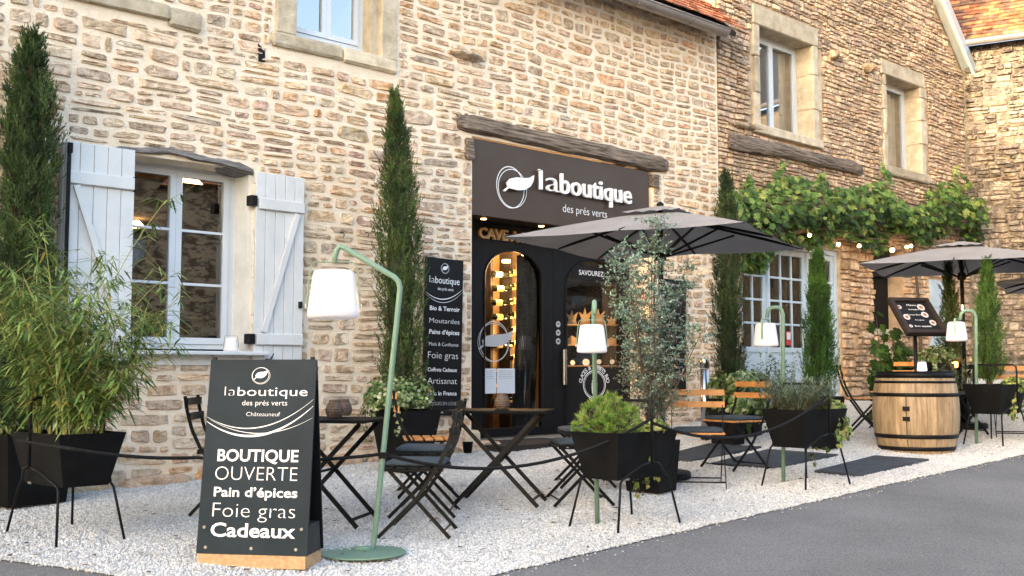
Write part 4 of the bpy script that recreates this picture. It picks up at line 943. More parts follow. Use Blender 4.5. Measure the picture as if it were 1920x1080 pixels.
for row, py in enumerate((610, 648, 687)):
    for i in range(4):
        a = (-38+25*i)*kf; h = (13+gj.random()*(16 if row == 0 else 6))*kf; w_ = (6+gj.random()*4)*kf
        kind = ('wooden_toy','small_box','jam_jar')[row]; m = MB(); c = FF(a, fz(py)+.013, -.09)
        if row == 0:
            m.prism([(a-w_,fz(py)+.013),(a+w_,fz(py)+.013),(a+w_*.8,fz(py)+h*.5),(a+w_*1.3,fz(py)+h*1.1),(a+w_*.3,fz(py)+h*.8),(a,fz(py)+h*1.3),(a-w_*.4,fz(py)+h*.8),(a-w_*1.2,fz(py)+h),(a-w_*.7,fz(py)+h*.5)], FF, -.10, -.08); mm = 'gold'
        elif row == 1: m.prism([(a-w_,fz(py)+.013),(a+w_,fz(py)+.013),(a+w_,fz(py)+h*.7),(a,fz(py)+h),(a-w_,fz(py)+h*.7)], FF, -.13, -.05); mm = 'shelfwood'
        else: m.lathe([(w_*.9,0),(w_,.01),(w_,h*.7),(w_*.7,h*.8),(w_*.75,h)], 12, (c.x,c.y,c.z)); mm = 'bottle'
        o = m.build(kind, mt[mm], None, centre=True)
        tag(o, ('light wooden animal figure on the upper cabinet shelf, %s','small wooden house shaped box on the middle cabinet shelf, %s','dark jar with white round label on the lowest cabinet shelf, %s')[row] % ['leftmost','second from left','second from right','rightmost'][i], ('figure','box','jar')[row], ('wooden figures on the cabinet shelf','boxes on the cabinet shelf','jars on the cabinet shelf')[row])
        if row == 2:
            m = MB(); m.prism([(a+w_*.7*math.cos(R(t)), fz(py)+.013+h*.38+w_*.7*math.sin(R(t))) for t in range(0,360,30)], FF, -.09+w_+.002, -.09+w_+.004); m.build('label', mt['white'], o, centre=True)
# ---------------------------------------------------------------- tall wall signs
def tall_sign(px0, pt, px1, pb, rot, rows, label, logo=True, ymid=-.05):
    A = on_y(px0, pt, ymid); B = on_y(px1, pb, ymid); x0, x1 = A.x, B.x; z1 = (on_y(px0,pt,ymid).z); z0 = B.z
    ux = Vector((math.cos(rot), 0, math.sin(rot))); f = frame((x0, ymid, z1), ux, (0,-1,0))
    w = x1-x0; h = z1-z0; e = empty('wall_sign', (x0+w/2, ymid, z0), 0, label, 'sign')
    m = MB(); m.prism([(0,-h),(w,-h),(w,0),(0,0)], f, -.02, 0); m.build('sign_board', mt['board_black'], e, centre=True)
    if logo:
        leaf_logo(f, w*.5, -.12*w-.04, w*.10, .002, mt['white'], e)
        lettering('la', f, w*.10, w*.24, -w*.52, w*.14, .002, mt['white'], e, -.02); lettering('boutique', f, w*.25, w*.90, -w*.52, w*.14, .002, mt['white'], e, .0)
        lettering('des prés verts', f, w*.32, w*.74, -w*.66, w*.062, .002, mt['white'], e)
        m = MB(); swoosh(m, f, 0.004, -w*.72, w-.004, -w*.60, w*.18, .010, .0022); swoosh(m, f, .004, -w*.76, w-.004, -w*.66, w*.20, .005, .0025); m.build('curved_stripe', mt['white'], e, centre=True)
    for (s, t0, t1, zz, hh, wt, mat) in rows: lettering(s, f, w*t0, w*t1, -zz*h, hh*h, .002, mt[mat], e, wt)
    return e
rows = [('Bio & Terroir',.12,.92,.335,.028,.02,'white'),('Moutardes',.12,.92,.415,.030,-.012,'white'),('Pains d’épices',.12,.92,.485,.028,.02,'white'),('Miels & Confitures',.12,.90,.56,.022,-.008,'white'),
        ('Foie gras',.10,.90,.64,.042,-.012,'white'),('Coffrets Cadeaux',.10,.88,.722,.024,.018,'white'),('Artisanat',.10,.88,.80,.038,-.012,'white'),('Made in France',.06,.88,.872,.026,.018,'white'),('TOUJOURS EN LIGNE',.06,.88,.935,.022,-.008,'grey_print'),('laboutiquedespresverts',.04,.70,.985,.014,.01,'white')]
tall_sign(799, 481, 868, 777, -.02, rows, 'tall charcoal product sign hanging left of the dark doorway')
rows = [('Vins au verre',.08,.86,.055,.028,.012,'white'),('Grands Crus',.08,.90,.135,.032,.018,'white'),('Eaux & Softs',.12,.80,.20,.020,-.01,'grey_print'),('Bières',.15,.7,.30,.02,0,'grey_print'),('Cafés',.2,.75,.42,.03,0,'white'),('& Naturels',.2,.85,.50,.022,.012,'white'),
        ('Salades',.2,.80,.60,.024,-.01,'white'),('Planche & Rocaux',.12,.90,.69,.02,.012,'white'),('Sur Commande',.12,.85,.755,.018,-.01,'grey_print')]
e = tall_sign(1243, 522, 1289, 742, -.02, rows, 'tall charcoal menu sign right of the doorway behind the feathery shrub', logo=False)
q = on_y(1268, 715, -.05); m = MB(); ring(m, facade(-.05), q.x, q.z-.02, .13, .13, .008, .003, a0=10, a1=170); ring(m, facade(-.05), q.x, q.z-.04, .11, .12, .006, .003, a0=30, a1=150); m.build('curved_stripe', mt['white'], e, centre=True)
# pale strip in the reveal with red numerals
rv = SHOP[2]-.003
FRv = frame((rv, .36, 0), (0,-1,0), (-1,0,0))
rs = empty('red_number_sign', (rv, .2, 1.2), 0, 'small red numerals stuck on the pale right jamb of the doorway', 'sign')
zr = CAMP.z+(695-548)/165
lettering('28', FRv, .08, .16, zr, .07, .005, mt['red'], rs, .02); lettering('27', FRv, .18, .26, zr, .07, .005, mt['red'], rs, .02); lettering('10h-19h', FRv, .07, .27, zr-.10, .05, .005, mt['red'], rs, .01)
# ---------------------------------------------------------------- A-board
pN = on_ground(575, 1075); pF = on_ground(367, 1060)
yb = math.atan2(pN.y-pF.y, pN.x-pF.x); bu = Vector((math.cos(yb), math.sin(yb), 0)); bn = Vector((bu.y, -bu.x, 0)); wB = (pN-pF).length
lean = R(7); hB = 1.17*wB/.66
Zb = (pN-CAMP).dot(FH)
hB = (1050-694)/FPX*Zb*1.02
ab = empty('a_board', (pF+pN)/2, 0, 'slate grey A-board with white lettering standing on a timber block on the gravel', 'sign board')
zb0 = (pF.z+pN.z)/2 + .082; Ob = Vector(((pF+pN)/2)); Ob.z = zb0
fv = vnorm(Vector((0,0,1))*math.cos(lean) - bn*math.sin(lean)); fnn = bu.cross(fv)
if fnn.dot(bn) < 0: fnn = -fnn
def FB(a, b, c=0): return Ob + bu*a + fv*b + fnn*c
FB.n = fnn; FB.u = bu
Lb = hB/math.cos(lean); hw = wB/2
m = MB(); m.prism([(-hw,0),(hw,0),(hw*.985,Lb),(-hw*.985,Lb)], FB, -.012, 0); m.build('front_panel', mt['board'], ab, centre=True)
bk = -bn*(2*Lb*math.sin(lean)); 
def FB2(a, b, c=0): return Ob + bk + bu*a + vnorm(Vector((0,0,1))*math.cos(lean)+bn*math.sin(lean))*b - bn*c
m = MB(); m.prism([(-hw,0),(hw,0),(hw*.985,Lb),(-hw*.985,Lb)], FB2, -.0, .012); m.build('back_panel', mt['board_black'], ab, centre=True)
dpt = 2*Lb*math.sin(lean)
def FG(a, b, c): return Ob + bu*a - bn*c + Vector((0,0,b))
m = MB(); vs = [FG(-hw+.02,.0,.02),FG(hw-.006,.0,.02),FG(hw-.006,.0,dpt-.02),FG(-hw+.02,0,dpt-.02),FG(-hw+.02,.17,.055),FG(hw-.006,.17,.055),FG(hw-.006,.17,dpt-.055),FG(-hw+.02,.17,dpt-.055)]
m.add(vs, ((0,3,2,1),(4,5,6,7),(0,1,5,4),(1,2,6,5),(2,3,7,6),(3,0,4,7))); m.build('ballast_box', mt['charwood'], ab, centre=True)
m = MB(); vs = [FG(-hw+.01,-.075,.0),FG(hw-.01,-.075,.0),FG(hw-.01,-.075,dpt),FG(-hw+.01,-.075,dpt),FG(-hw+.01,-.002,.0),FG(hw-.01,-.002,.0),FG(hw-.01,-.002,dpt),FG(-hw+.01,-.002,dpt)]
m.add(vs, ((0,3,2,1),(4,5,6,7),(0,1,5,4),(1,2,6,5),(2,3,7,6),(3,0,4,7))); m.build('timber_base', mt['pine'], ab, centre=True)
def bt(t): return -hw + wB*t
def bbv(py): return Lb*(1-(py-38)/962)
def btext(s, l, r, base, h, wt): lettering(s, FB, bt(l), bt(r), bbv(base), Lb*h/962, .002, mt['white'], ab, wt)
btext('la', .16, .265, 222, 46, -.022); btext('boutique', .28, .925, 222, 44, -.004); btext('des prés verts', .33, .745, 270, 26, -.008); btext('Châteauneuf', .375, .685, 324, 20, -.012)
btext('BOUTIQUE', .135, .875, 548, 58, .020); btext('OUVERTE', .125, .875, 642, 66, -.018); btext('Pain d’épices', .125, .885, 722, 46, .018); btext('Foie gras', .125, .875, 822, 68, -.018); btext('Cadeaux', .12, .885, 916, 66, .018)
leaf_logo(FB, bt(.485), bbv(119), Lb*40/962, .002, mt['white'], ab, 1.12)
m = MB(); swoosh(m, FB, bt(.012), bbv(330), bt(.985), bbv(238), Lb*.10, .006, .0024); swoosh(m, FB, bt(.012), bbv(352), bt(.985), bbv(272), Lb*.112, .013, .0022); swoosh(m, FB, bt(.05), bbv(345), bt(.985), bbv(330), Lb*.075, .004, .0026); m.build('curved_stripe', mt['white'], ab, centre=True)
for (t, py) in ((.085,970),(.5,970),(.9,970),(.06,873),(.94,873)):
    m = MB(); m.prism([(bt(t)+.009*math.cos(R(k*30)), bbv(py)+.009*math.sin(R(k*30))) for k in range(12)], FB, .0, .006); m.build('bolt', mt['zinc'], ab, centre=True)
for t in (.04, .95): m = MB(); m.prism([(bt(t)-.01,Lb),(bt(t)+.01,Lb),(bt(t)+.01,Lb+.015),(bt(t)-.01,Lb+.015)], FB, -.02, .004); m.build('hinge', mt['iron'], ab, centre=True)
# ---------------------------------------------------------------- street furniture
def pix(px, py): return on_ground(px, py)
def scr(deg): return -YAW + R(deg)                              # heading of the photograph's right-hand direction, turned by deg
def root_at(name, p, rz, label, cat, group=None): return empty(name, (p.x, p.y, G(p.x,p.y)+.012), rz, label, cat, group)
def table(name, sx, sy, h, label, group=None):
    t = empty(name, (0,0,0), 0, label, 'table', group)
    MB().cbox((-sx/2,-sy/2,h-.022),(sx/2,sy/2,h),.004).build('table_top', mt['table_steel'], t, local=True)
    a = sx*.42
    for yy, e in ((-sy*.38, 0), (sy*.38, 0)):
        s = 1 if yy < 0 else -1
        MB().bar((-a, yy, h-.03), (a, yy, .01), .030, .010, side=(1,0,0)).build('leg', mt['iron'], t, local=True)
        MB().bar((a, yy*.86, h-.03), (-a, yy*.86, .01), .030, .010, side=(1,0,0)).build('leg', mt['iron'], t, local=True)
    for x, k in ((a,1),(-a,.86)):
        MB().bar((x*.88, -sy*.38*k, .06), (x*.88, sy*.38*k, .06), .02, .008).build('stretcher', mt['iron'], t, local=True)
    MB().bar((0,-sy*.38,h/2),(0,sy*.38,h/2),.016,.016).build('stretcher', mt['iron'], t, local=True)
    return t
def chair(label, wood=False, cushion=True, group=None):
    # folding bistro chair: front is +x
    c = empty('folding_chair', (0,0,0), 0, label, 'chair', group); w = .222; sm_ = mt['slat'] if wood else mt['iron']
    for s in (-1, 1):
        y = s*w
        m = MB(); pts = [(-.275,y,.83),(-.262,y,.74),(-.225,y,.60),(-.165,y,.47),(-.02,y,.255),(.235,y,0)]
        for p, q in zip(pts, pts[1:]): m.bar(p, q, .024, .008, side=(1,0,0))
        m.build('back_leg_rail', mt['iron'], c, local=True)
        y = s*(w-.022); m = MB(); m.bar((.17,y,.435),(-.235,y,0),.024,.008,side=(1,0,0)); m.build('leg', mt['iron'], c, local=True)
    for (x, z, k) in ((.19,.045,1),(-.195,.045,.9)): MB().bar((x,-w*k,z),(x,w*k,z),.012,.006).build('stretcher', mt['iron'], c, local=True)
    for (x, z) in ((-.268,.79),(-.250,.685)):
        m = MB(); n = 6; vs = []
        for i in range(n+1):
            yy = -w-.02+(2*w+.04)*i/n; bow = -.022*(1-(2*i/n-1)**2)
            for dx, dz in ((-.006,-.026),(.006,-.026),(.008,.026),(-.004,.026)): vs.append((x+.012+dx+bow,yy,z+dz))
        fs = [(i*4+k,i*4+(k+1)%4,(i+1)*4+(k+1)%4,(i+1)*4+k) for i in range(n) for k in range(4)]+[(3,2,1,0),(n*4,n*4+1,n*4+2,n*4+3)]
        m.add(vs, fs).build('back_slat', sm_, c, local=True)
    for k in range(5):
        x = -.155+.080*k; MB().cbox((x-.032,-w-.0,.440),(x+.032,w+.0,.458),.004).build('seat_slat', sm_, c, local=True)
    for s in (-1,1): MB().bar((-.19,s*(w-.01),.434),(.195,s*(w-.01),.434),.012,.010).build('seat_rail', mt['iron'], c, local=True)
    if cushion:
        o = MB(); n = 6; vs = []; 
        for lev, (k, z) in enumerate(((.94,.4585),(1,.470),(.98,.486),(.80,.496))):
            for (a, b) in rr(.385*k, .42*k, .035*k, 3): vs.append((a+.005, b, z))
        m_ = 16; fs = [(i*m_+k, i*m_+(k+1)%m_, (i+1)*m_+(k+1)%m_, (i+1)*m_+k) for i in range(3) for k in range(m_)]+[tuple(range(m_-1,-1,-1)), tuple(3*m_+k for k in range(m_))]
        o.add(vs, fs).build('cushion', mt['cushion'], c, smooth=True, local=True)
    return c
# tables
tA = table('bistro_table', .77, .57, .72, 'black folding table with two ribbed candle holders behind the A-board', 'black folding bistro tables')
pA = pix(606, 985); put(tA, (pA.x, pA.y, G(pA.x,pA.y)+.012), scr(-12))
tB = copy_tree(tA); pB = pix(938, 948); put(tB, (pB.x, pB.y, G(pB.x,pB.y)+.012), scr(-10), 'black folding table with one ribbed candle holder in front of the doorway')
def onto(t, px, py, h):
    z = t.location.z+h; d = ray(px, py); k = (z-CAMP.z)/d.z; return CAMP+d*k
def holder(p, r, h, label):
    m = MB(); prof = []
    for k in range(15):
        t = k/14; prof.append((r*(.62+.38*math.sin(math.pi*min(1,t*1.05+.08)))*(1+(.05 if k % 2 else 0)), h*t))
    m.lathe(prof, 20, cap1=False); o = m.build('candle_holder', mt['wicker'], None); o.location = p
    tag(o, label, 'candle holder', 'ribbed candle holders on the bistro tables'); return o
for (px, py, r, h, lab) in ((627,787,.062,.125,'dark ribbed candle holder, front one of the two on the table behind the A-board'),(645,776,.058,.12,'dark ribbed candle holder standing behind the other on the table near the A-board')):
    d = tA.matrix_basis.translation; z = tA.location.z+.72
    p = at_depth(px, py, (pA-CAMP).dot(FH)+(.0 if px == 627 else .35)); p.z = z; holder(p, r, h, lab)
p = at_depth(942, 770, (pB-CAMP).dot(FH)); p.z = tB.location.z+.72; hB_ = holder(p, .062, .125, 'dark ribbed candle holder alone on the table before the doorway')
# chairs
def place(proto, px, py, rz, label, group=None, first=[]):
    o = proto if proto.name not in first else copy_tree(proto); first.append(proto.name)
    p = pix(px, py); put(o, (p.x, p.y, G(p.x,p.y)+.010), rz, label, group); return o
GB = 'black folding chairs with slate cushions'; GW = 'folding chairs with oiled wood slats'
cb = chair('x', False); cwc = chair('x', True, True); cw = chair('x', True, False); cbn = chair('x', False, False)
place(cb, 785, 1003, scr(176), 'black folding chair with slate cushion beside the tall green lamp, nearest the street', GB)
place(cb, 797, 966, scr(178), 'black folding chair with slate cushion just behind the nearest one, backed to the doorway table', GB)
place(cw, 800, 930, scr(8), 'wooden slatted folding chair partly hidden behind the green lamp pole, facing right', GW)
place(cbn, 428, 962, scr(5), 'black folding chair half hidden behind the left edge of the A-board')
place(cb, 1085, 945, scr(188), 'black folding chair with slate cushion right of the doorway table, behind the pine bush', GB)
place(cb, 1095, 912, scr(186), 'black folding chair with slate cushion close to the doorway, farthest back of the black ones', GB)
place(cwc, 1310, 912, scr(262), 'wooden slatted folding chair with its back square to the street and a dark cushion', GW)
place(cwc, 1378, 880, scr(212), 'wooden slatted folding chair turned sideways beside the lavender planter with dark cushion', GW)
place(cw, 1622, 822, scr(-12), 'wooden slatted folding chair standing left of the wine barrel', GW)
place(cw, 1682, 806, scr(-150), 'wooden slatted folding chair mostly hidden behind the wine barrel', GW)
place(cb, 1800, 815, scr(200), 'black folding chair in the shadow under the far parasol, right of the barrel', GB)
place(cw, 1905, 820, scr(250), 'wooden slatted folding chair cut off by the right edge of the picture', GW)
tC = copy_tree(tA); pC = pix(1765, 800); put(tC, (pC.x, pC.y, G(pC.x,pC.y)+.012), scr(-10), 'black folding table under the far parasol behind the wine barrel')
tg = MB().lathe([(.03,0),(.035,.05),(.033,.07)], 10).build('tealight', mt['candle'], None); p = at_depth(1791, 697, (pC-CAMP).dot(FH)); p.z = tC.location.z+.72; tg.location = p; tag(tg, 'small amber tealight glowing on the far table behind the barrel', 'candle')
# ---------------------------------------------------------------- planters on legs
def planter(label, group='black steel planters on thin legs'):
    e = empty('planter', (0,0,0), 0, label, 'planter', group); L2, W2, l2, w2, zt, zb = .345, .215, .27, .145, .66, .335; t = .008
    m = MB(); top = [(-L2,-W2),(L2,-W2),(L2,W2),(-L2,W2)]; bot = [(-l2,-w2),(l2,-w2),(l2,w2),(-l2,w2)]
    vs = [(x,y,zb) for x,y in bot]+[(x,y,zt) for x,y in top]+[(x*.97,y*.95,zt) for x,y in top]+[(x*.95,y*.93,zt-.05) for x,y in top]
    m.add(vs, [(3,2,1,0)]+[(i,(i+1)%4,4+(i+1)%4,4+i) for i in range(4)]+[(4+i,4+(i+1)%4,8+(i+1)%4,8+i) for i in range(4)]+[(8+i,8+(i+1)%4,12+(i+1)%4,12+i) for i in range(4)])
    m.build('box', mt['planter'], e, local=True)
    MB().add([(x*.95,y*.93,zt-.045) for x,y in top], [(0,1,2,3)]).build('soil', mt['earth'], e, local=True)
    for s in (-1,1):
        y = s*(W2*.93+.012)
        for q in (-1,1): MB().tube([(0,s*.235,.455),(q*.10,s*.228,.435),(q*.245,s*.172,.345),(q*.275,s*.176,.32),(q*.355,s*.215,.0)], .0085, 7).build('leg', mt['iron'], e, smooth=True, local=True)
    pts = [(0,-.236,.44),(0,-.240,.80),(0,-.232,.855),(0,-.20,.875),(0,.20,.875),(0,.232,.855),(0,.240,.80),(0,.236,.44)]
    MB().tube(pts, .0105, 8).build('handle', mt['iron'], e, smooth=True, local=True)
    MB().box((-.20,-w2-.012,zb-.004),(-.15,-w2-.006,zb+.012)).build('maker_plate', mt['steel'], e, local=True)
    return e
def centroid(pts): 
    ps = [pix(*p) for p in pts]; return sum(ps, Vector())/len(ps)
pl2 = planter('black planter on legs holding the bright dwarf pine bush'); c2 = centroid([(1162,1002),(1070,992),(1272,980),(1182,975)]); put(pl2, (c2.x,c2.y,G(c2.x,c2.y)+.012), R(3))
pl3 = copy_tree(pl2); c3 = centroid([(1432,920),(1515,925),(1590,907),(1507,897)]); put(pl3, (c3.x,c3.y,G(c3.x,c3.y)+.012), R(0), 'black planter on legs holding grey green lavender')
pl4 = copy_tree(pl2); c4 = centroid([(1814,837),(1881,841),(1857,831),(1925,828)]); put(pl4, (c4.x,c4.y,G(c4.x,c4.y)+.012), R(0), 'black planter on legs at the right edge holding a narrow cypress')
pl1 = copy_tree(pl2); a_ = pix(122,1031); b_ = pix(210,1022)
c1 = (a_+b_)/2 + Vector((-.10,.99,0))*.31; put(pl1, (c1.x,c1.y,G(c1.x,c1.y)+.012), R(90), 'black planter on legs at the left edge holding the bamboo')
pl1.rotation_euler[2] = R(-90+4)
# pots
def pot(p, w0, w1, h, label, square=True, name='pot'):
    e = empty(name, (p.x,p.y,G(p.x,p.y)+.01), R(10), label, 'pot')
    m = MB()
    if square:
        vs = []; 
        for (k, z) in ((w0/2,0),(w1/2,h),(w1/2*.9,h),(w1/2*.88,h-.06)):
            for a, b in ((-1,-1),(1,-1),(1,1),(-1,1)): vs.append((a*k,b*k,z))
        m.add(vs, [(3,2,1,0)]+[(r*4+i,r*4+(i+1)%4,r*4+4+(i+1)%4,r*4+4+i) for r in range(3) for i in range(4)])
    else: m.lathe([(w0/2,0),(w1/2*.97,h*.93),(w1/2*1.04,h*.94),(w1/2*1.04,h),(w1/2*.9,h),(w1/2*.88,h-.05)], 24, cap1=False)
    m.build('body', mt['planter'], e, local=True, smooth=not square)
    MB().lathe([(w1/2*.86 if not square else w1/2*.86,h-.055),(.001,h-.05)], 16, cap0=False).build('soil', mt['earth'], e, local=True)
    return e
pot(pix(40, 945), .44, .52, .50, 'square black pot on the ground behind the left planter')
pt2 = pix(760, 885); pot(pt2, .30, .46, .55, 'tall tapered black pot of the cypress beside the wall sign')
p = pix(877, 851); pot(p, .08, .11, .11, 'tiny black pot on the gravel at the foot of the doorway jamb', square=False, name='small_pot')
pt3 = pix(1365, 835); pot(pt3, .26, .34, .50, 'tall black pot of the cypress right of the doorway menu sign')
pt3b = pix(1402, 818); pot(pt3b, .24, .28, .45, 'narrow dark pot behind the wooden chairs, half under ivy')
pt4 = pix(1786, 795); pot(pt4, .30, .42, .50, 'black pot of the dark cypress near the blue door panel')
# ---------------------------------------------------------------- rope
def rope(pts, sag, label, r=.011):
    P = []; 
    for (a, b), s in zip(zip(pts, pts[1:]), sag):
        n = 16
        for i in range(n):
            t = i/n; q = a.lerp(b, t); q = q - Vector((0,0,s*4*t*(1-t))); P.append(q)
    P.append(pts[-1]); m = MB(); m.tube(P, r, 8); o = m.build('barrier_rope', mt['rope'], None, smooth=True, centre=True)
    return tag(o, label, 'rope', 'black barrier ropes between the planters')
def hd(pl, s=-1, z=.86, dy=-.252):
    a = pl.rotation_euler[2]; v = Vector((0, dy*1.0, 0)); return pl.location + Vector((v.x*math.cos(a)-v.y*math.sin(a), v.x*math.sin(a)+v.y*math.cos(a), z))
# ---------------------------------------------------------------- lantern stands
def lantern(scale, lit=None, name='lantern'):
    e = empty(name, (0,0,0)); r = .155*scale; h = .29*scale
    prof = [(r*.60,h*.0),(r*.92,h*.015),(r*1.0,h*.07),(r*.985,h*.16),(r*.80,h*.90),(r*.74,h*.975),(r*.60,h*1.0)]
    MB().lathe(prof, 28).build('lamp_shade', mt['lantern'] if not lit else mt[lit], e, smooth=True, local=True)
    m = MB(); k = 1.04
    for s in (-1,1):
        for a, b in (((s*r*.99,h*.24),(s*r*.93,h*.70)),((s*r*.93,h*.70),(s*r*.83,h*1.10)),((s*r*.83,h*1.10),(s*r*.70,h*1.17))): m.bar((a[0]*k,0,a[1]),(b[0]*k,0,b[1]),.028*scale,.006,side=(0,1,0))
    m.bar((-r*.70*k,0,h*1.17),(r*.70*k,0,h*1.17),.028*scale,.006,side=(0,1,0)); m.build('strap_handle', mt['sage'], e, local=True)
    for s in (-1,1): 
        mm = MB(); mm.tube([(s*r*1.02,0,h*.26),(s*r*1.07,0,h*.26)], .014*scale, 10); mm.build('handle_stud', mt['white'], e, local=True)
    return e
GL = 'sage green lamp stands with white hanging lanterns'
# the big one: base disc, leaning pole, crook
bp_ = pix(680, 1041); st_ = empty('lamp_stand', (bp_.x,bp_.y,G(bp_.x,bp_.y)+.012), 0, 'tall sage green crook lamp stand on a round base in front of the first chairs', 'lamp stand', GL)
MB().lathe([(.262,0),(.265,.004),(.265,.008),(.262,.010)], 48).build('base_disc', mt['sage'], st_, local=True)
Zl = (bp_-CAMP).dot(FH)
def W_(px, py, dz=0): return at_depth(px, py, (Zl+dz)/1.0)
rv_ = st_.location.copy()
pth = [W_(664,1036,-.06), W_(690,1044,-.04), W_(697,1036,0), W_(702,1010,0), W_(749,552,0), W_(750,540,0), W_(747,528,0), W_(740,520,0), W_(648,466,0), W_(638,462,0), W_(632,468,0), W_(629,478,0), W_(627,489,0)]
pth[0].z = pth[1].z = st_.location.z+.018
MB().tube(pth, .0175, 10).build('pole', mt['sage'], st_, smooth=True)
ln = lantern(1.0); sL = 98/FPX*Zl/.31; 
p = W_(625, 598); ln.location = p; ln.rotation_euler = (0, 0, scr(4)); ln.scale = (sL,)*3
tag(ln, 'large white lantern hanging from the tall crook stand in front of the window', 'lantern', 'white lanterns on the lamp stands')
def stand(px, py, topy, armx, army, lanx, lany, lanw, lab, lab2, depth=None, plain=True):
    b = pix(px, py); Zs = (b-CAMP).dot(FH)
    if depth: Zs += depth
    e = empty('lamp_stand', (b.x,b.y,b.z), 0, lab, 'lamp stand', GL)
    Q = lambda x, y: at_depth(x, y, Zs)
    if armx is None:                                            # the crook comes towards the viewer
        d = -FH*.30 + RT*-.02; top = Q(px-6, topy+8); pts = [b, Q(px-7,topy+14), top+d*.1+Vector((0,0,.02)), top+d*.3+Vector((0,0,.035)), top+d*.8+Vector((0,0,.03)), top+d+Vector((0,0,.0)), top+d*1.02+Vector((0,0,-.06))]
    else: pts = [b, Q(px-1,topy+14), Q(px-4,topy+5), Q(px-9,topy+.5), Q((px+armx)/2,topy), Q(armx+8,topy+1), Q(armx+2,topy+6), Q(armx,army)]
    MB().tube(pts, .0175, 10).build('pole', mt['sage'], e, smooth=True)
    p = pts[-1]; l = copy_tree(ln); Zt = (p-CAMP).dot(FH); s = lanw/FPX*Zt/.31; l.scale = (s,)*3; q = at_depth(lanx, lany, Zt); l.location = q; l.rotation_euler = (0,0,scr(0 if armx is None else 60))
    l['label'] = lab2
stand(1120, 982, 570, None, None, 1110, 662, 57, 'sage green lamp stand rising behind the dwarf pine planter', 'white lantern hanging above the dwarf pine bush')
stand(1469, 905, 576, 1438, 596, 1436, 650, 47, 'sage green lamp stand rising from behind the lavender planter', 'white lantern above the lavender, in front of the glazed garage doors')
stand(1831, 834, 582, 1800, 600, 1794, 640, 39, 'sage green lamp stand at the right edge beside the far parasol pole', 'white lantern right of the menu stand')
# ropes
z_ = 1.0
Ppole = W_(719, 851)
P1 = hd(pl1); P2 = hd(pl2); P3 = hd(pl3); P4 = hd(pl4)
_s = min((hd(pl1, z=.62, dy=q) for q in (-.262,.262)), key=lambda v: (v-CAMP).dot(FH)); print('ROPE', proj(_s)); _n = (a_-CAMP).dot(FH)
rope([_s-FH*.12, at_depth(137, 842, _n-.30), at_depth(370, 858, Zl-.05), Ppole+Vector((0,0,.0))], [.0,.02,.03], 'black rope running from the bamboo planter past the A-board to the tall lamp pole')
rope([Ppole, P2+Vector((0,0,-.10))], [.20], 'black rope hanging between the tall lamp pole and the dwarf pine planter')
rope([P2+Vector((0,0,-.14)), P3+Vector((0,0,-.06))], [.22], 'black rope hanging between the dwarf pine planter and the lavender planter')
m = MB(); c = Ppole
for k in range(3): m.tube([c+Vector((.024*math.cos(R(t)), .024*math.sin(R(t)), .012*k-.02)) for t in range(0,361,30)], .008, 6)
tag(m.build('rope_knot', mt['rope'], None, centre=True), 'knot of black rope tied round the tall green lamp pole', 'knot')
# ---------------------------------------------------------------- wine barrel with lamp
pb = pix(1719, 853); Zb_ = (pb-CAMP).dot(FH); kb = Zb_/FPX
Rb = 79*kb; Hb = 152*kb; pbc = pb + (pb-CAMP).to_2d().to_3d().normalized()*Rb*.85
bar_e = empty('wine_barrel', (pbc.x,pbc.y,G(pbc.x,pbc.y)-.02), 0, 'pale oak wine barrel with black hoops and black lid standing on the gravel', 'barrel')
def br(t): return Rb*(.88+.12*(1-(2*t-.96)**2)**1.0) if t < 1 else Rb*.875
def brr(t): return Rb*(1-.125*abs(2*t-1.0)**2.1 - (.03 if t < .5 else .0)*abs(2*t-1)**2)
Hb = CAMP.z - bar_e.location.z - 3*kb
ns_ = 26; rz_ = random.Random(9)
for k in range(ns_):
    m = MB(); t0 = 2*math.pi*k/ns_; t1 = 2*math.pi*(k+1)/ns_-.006; vs = []; nz = 12; pr = rz_.uniform(0,.002)
    for i in range(nz+1):
        t = i/nz; 
        for a, dr in ((t0,0),((t0+t1)/2,.001),(t1,0),(t1,-.02),(t0,-.02)): r = brr(t)+dr+pr; vs.append((r*math.cos(a), r*math.sin(a), t*Hb))
    fs = [(i*5+j, i*5+(j+1)%5, (i+1)*5+(j+1)%5, (i+1)*5+j) for i in range(nz) for j in range(5)] + [(4,3,2,1,0), tuple(nz*5+j for j in range(5))]
    m.add(vs, fs).build('stave', mt['oak'], bar_e, smooth=False, local=True)
for (za, zb2) in ((.035,.085),(.185,.235),(.700,.745),(.865,.895),(.93,1.003)):
    m = MB(); m.lathe([(brr(za)+.001,za*Hb),(brr(za)+.006,za*Hb),(brr(zb2)+.006,zb2*Hb),(brr(zb2)+.001,zb2*Hb)], 48, cap0=False, cap1=False); m.build('hoop', mt['iron'], bar_e, smooth=True, local=True)
MB().lathe([(brr(1)+.004,Hb-.01),(brr(1)+.010,Hb+.002),(brr(1)+.008,Hb+.010),(.001,Hb+.011)], 48, cap1=False).build('lid', mt['iron'], bar_e, local=True)
va = math.atan2(-(FH.y), -(FH.x)) - R(32)
def bpnt(ang, t, dr): r = brr(t)+dr; return (r*math.cos(ang), r*math.sin(ang), t*Hb)
for t in (.43, .555):
    c = Vector(bpnt(va, t, .008)); tn = Vector((-math.sin(va), math.cos(va), 0)); m = MB(); m.bar(c-tn*.035, c+tn*.035, .045, .016, side=(0,0,1)); m.build('door_hinge', mt['iron'], bar_e, local=True)
m = MB()
for i in range(14):
    t0, t1 = .09+.61*i/14, .09+.61*(i+1)/14
    if .18 < (t0+t1)/2 < .24: continue
    m.bar(bpnt(va,t0,.0025), bpnt(va,t1,.0025), .006, .004, side=(-math.sin(va),math.cos(va),0))
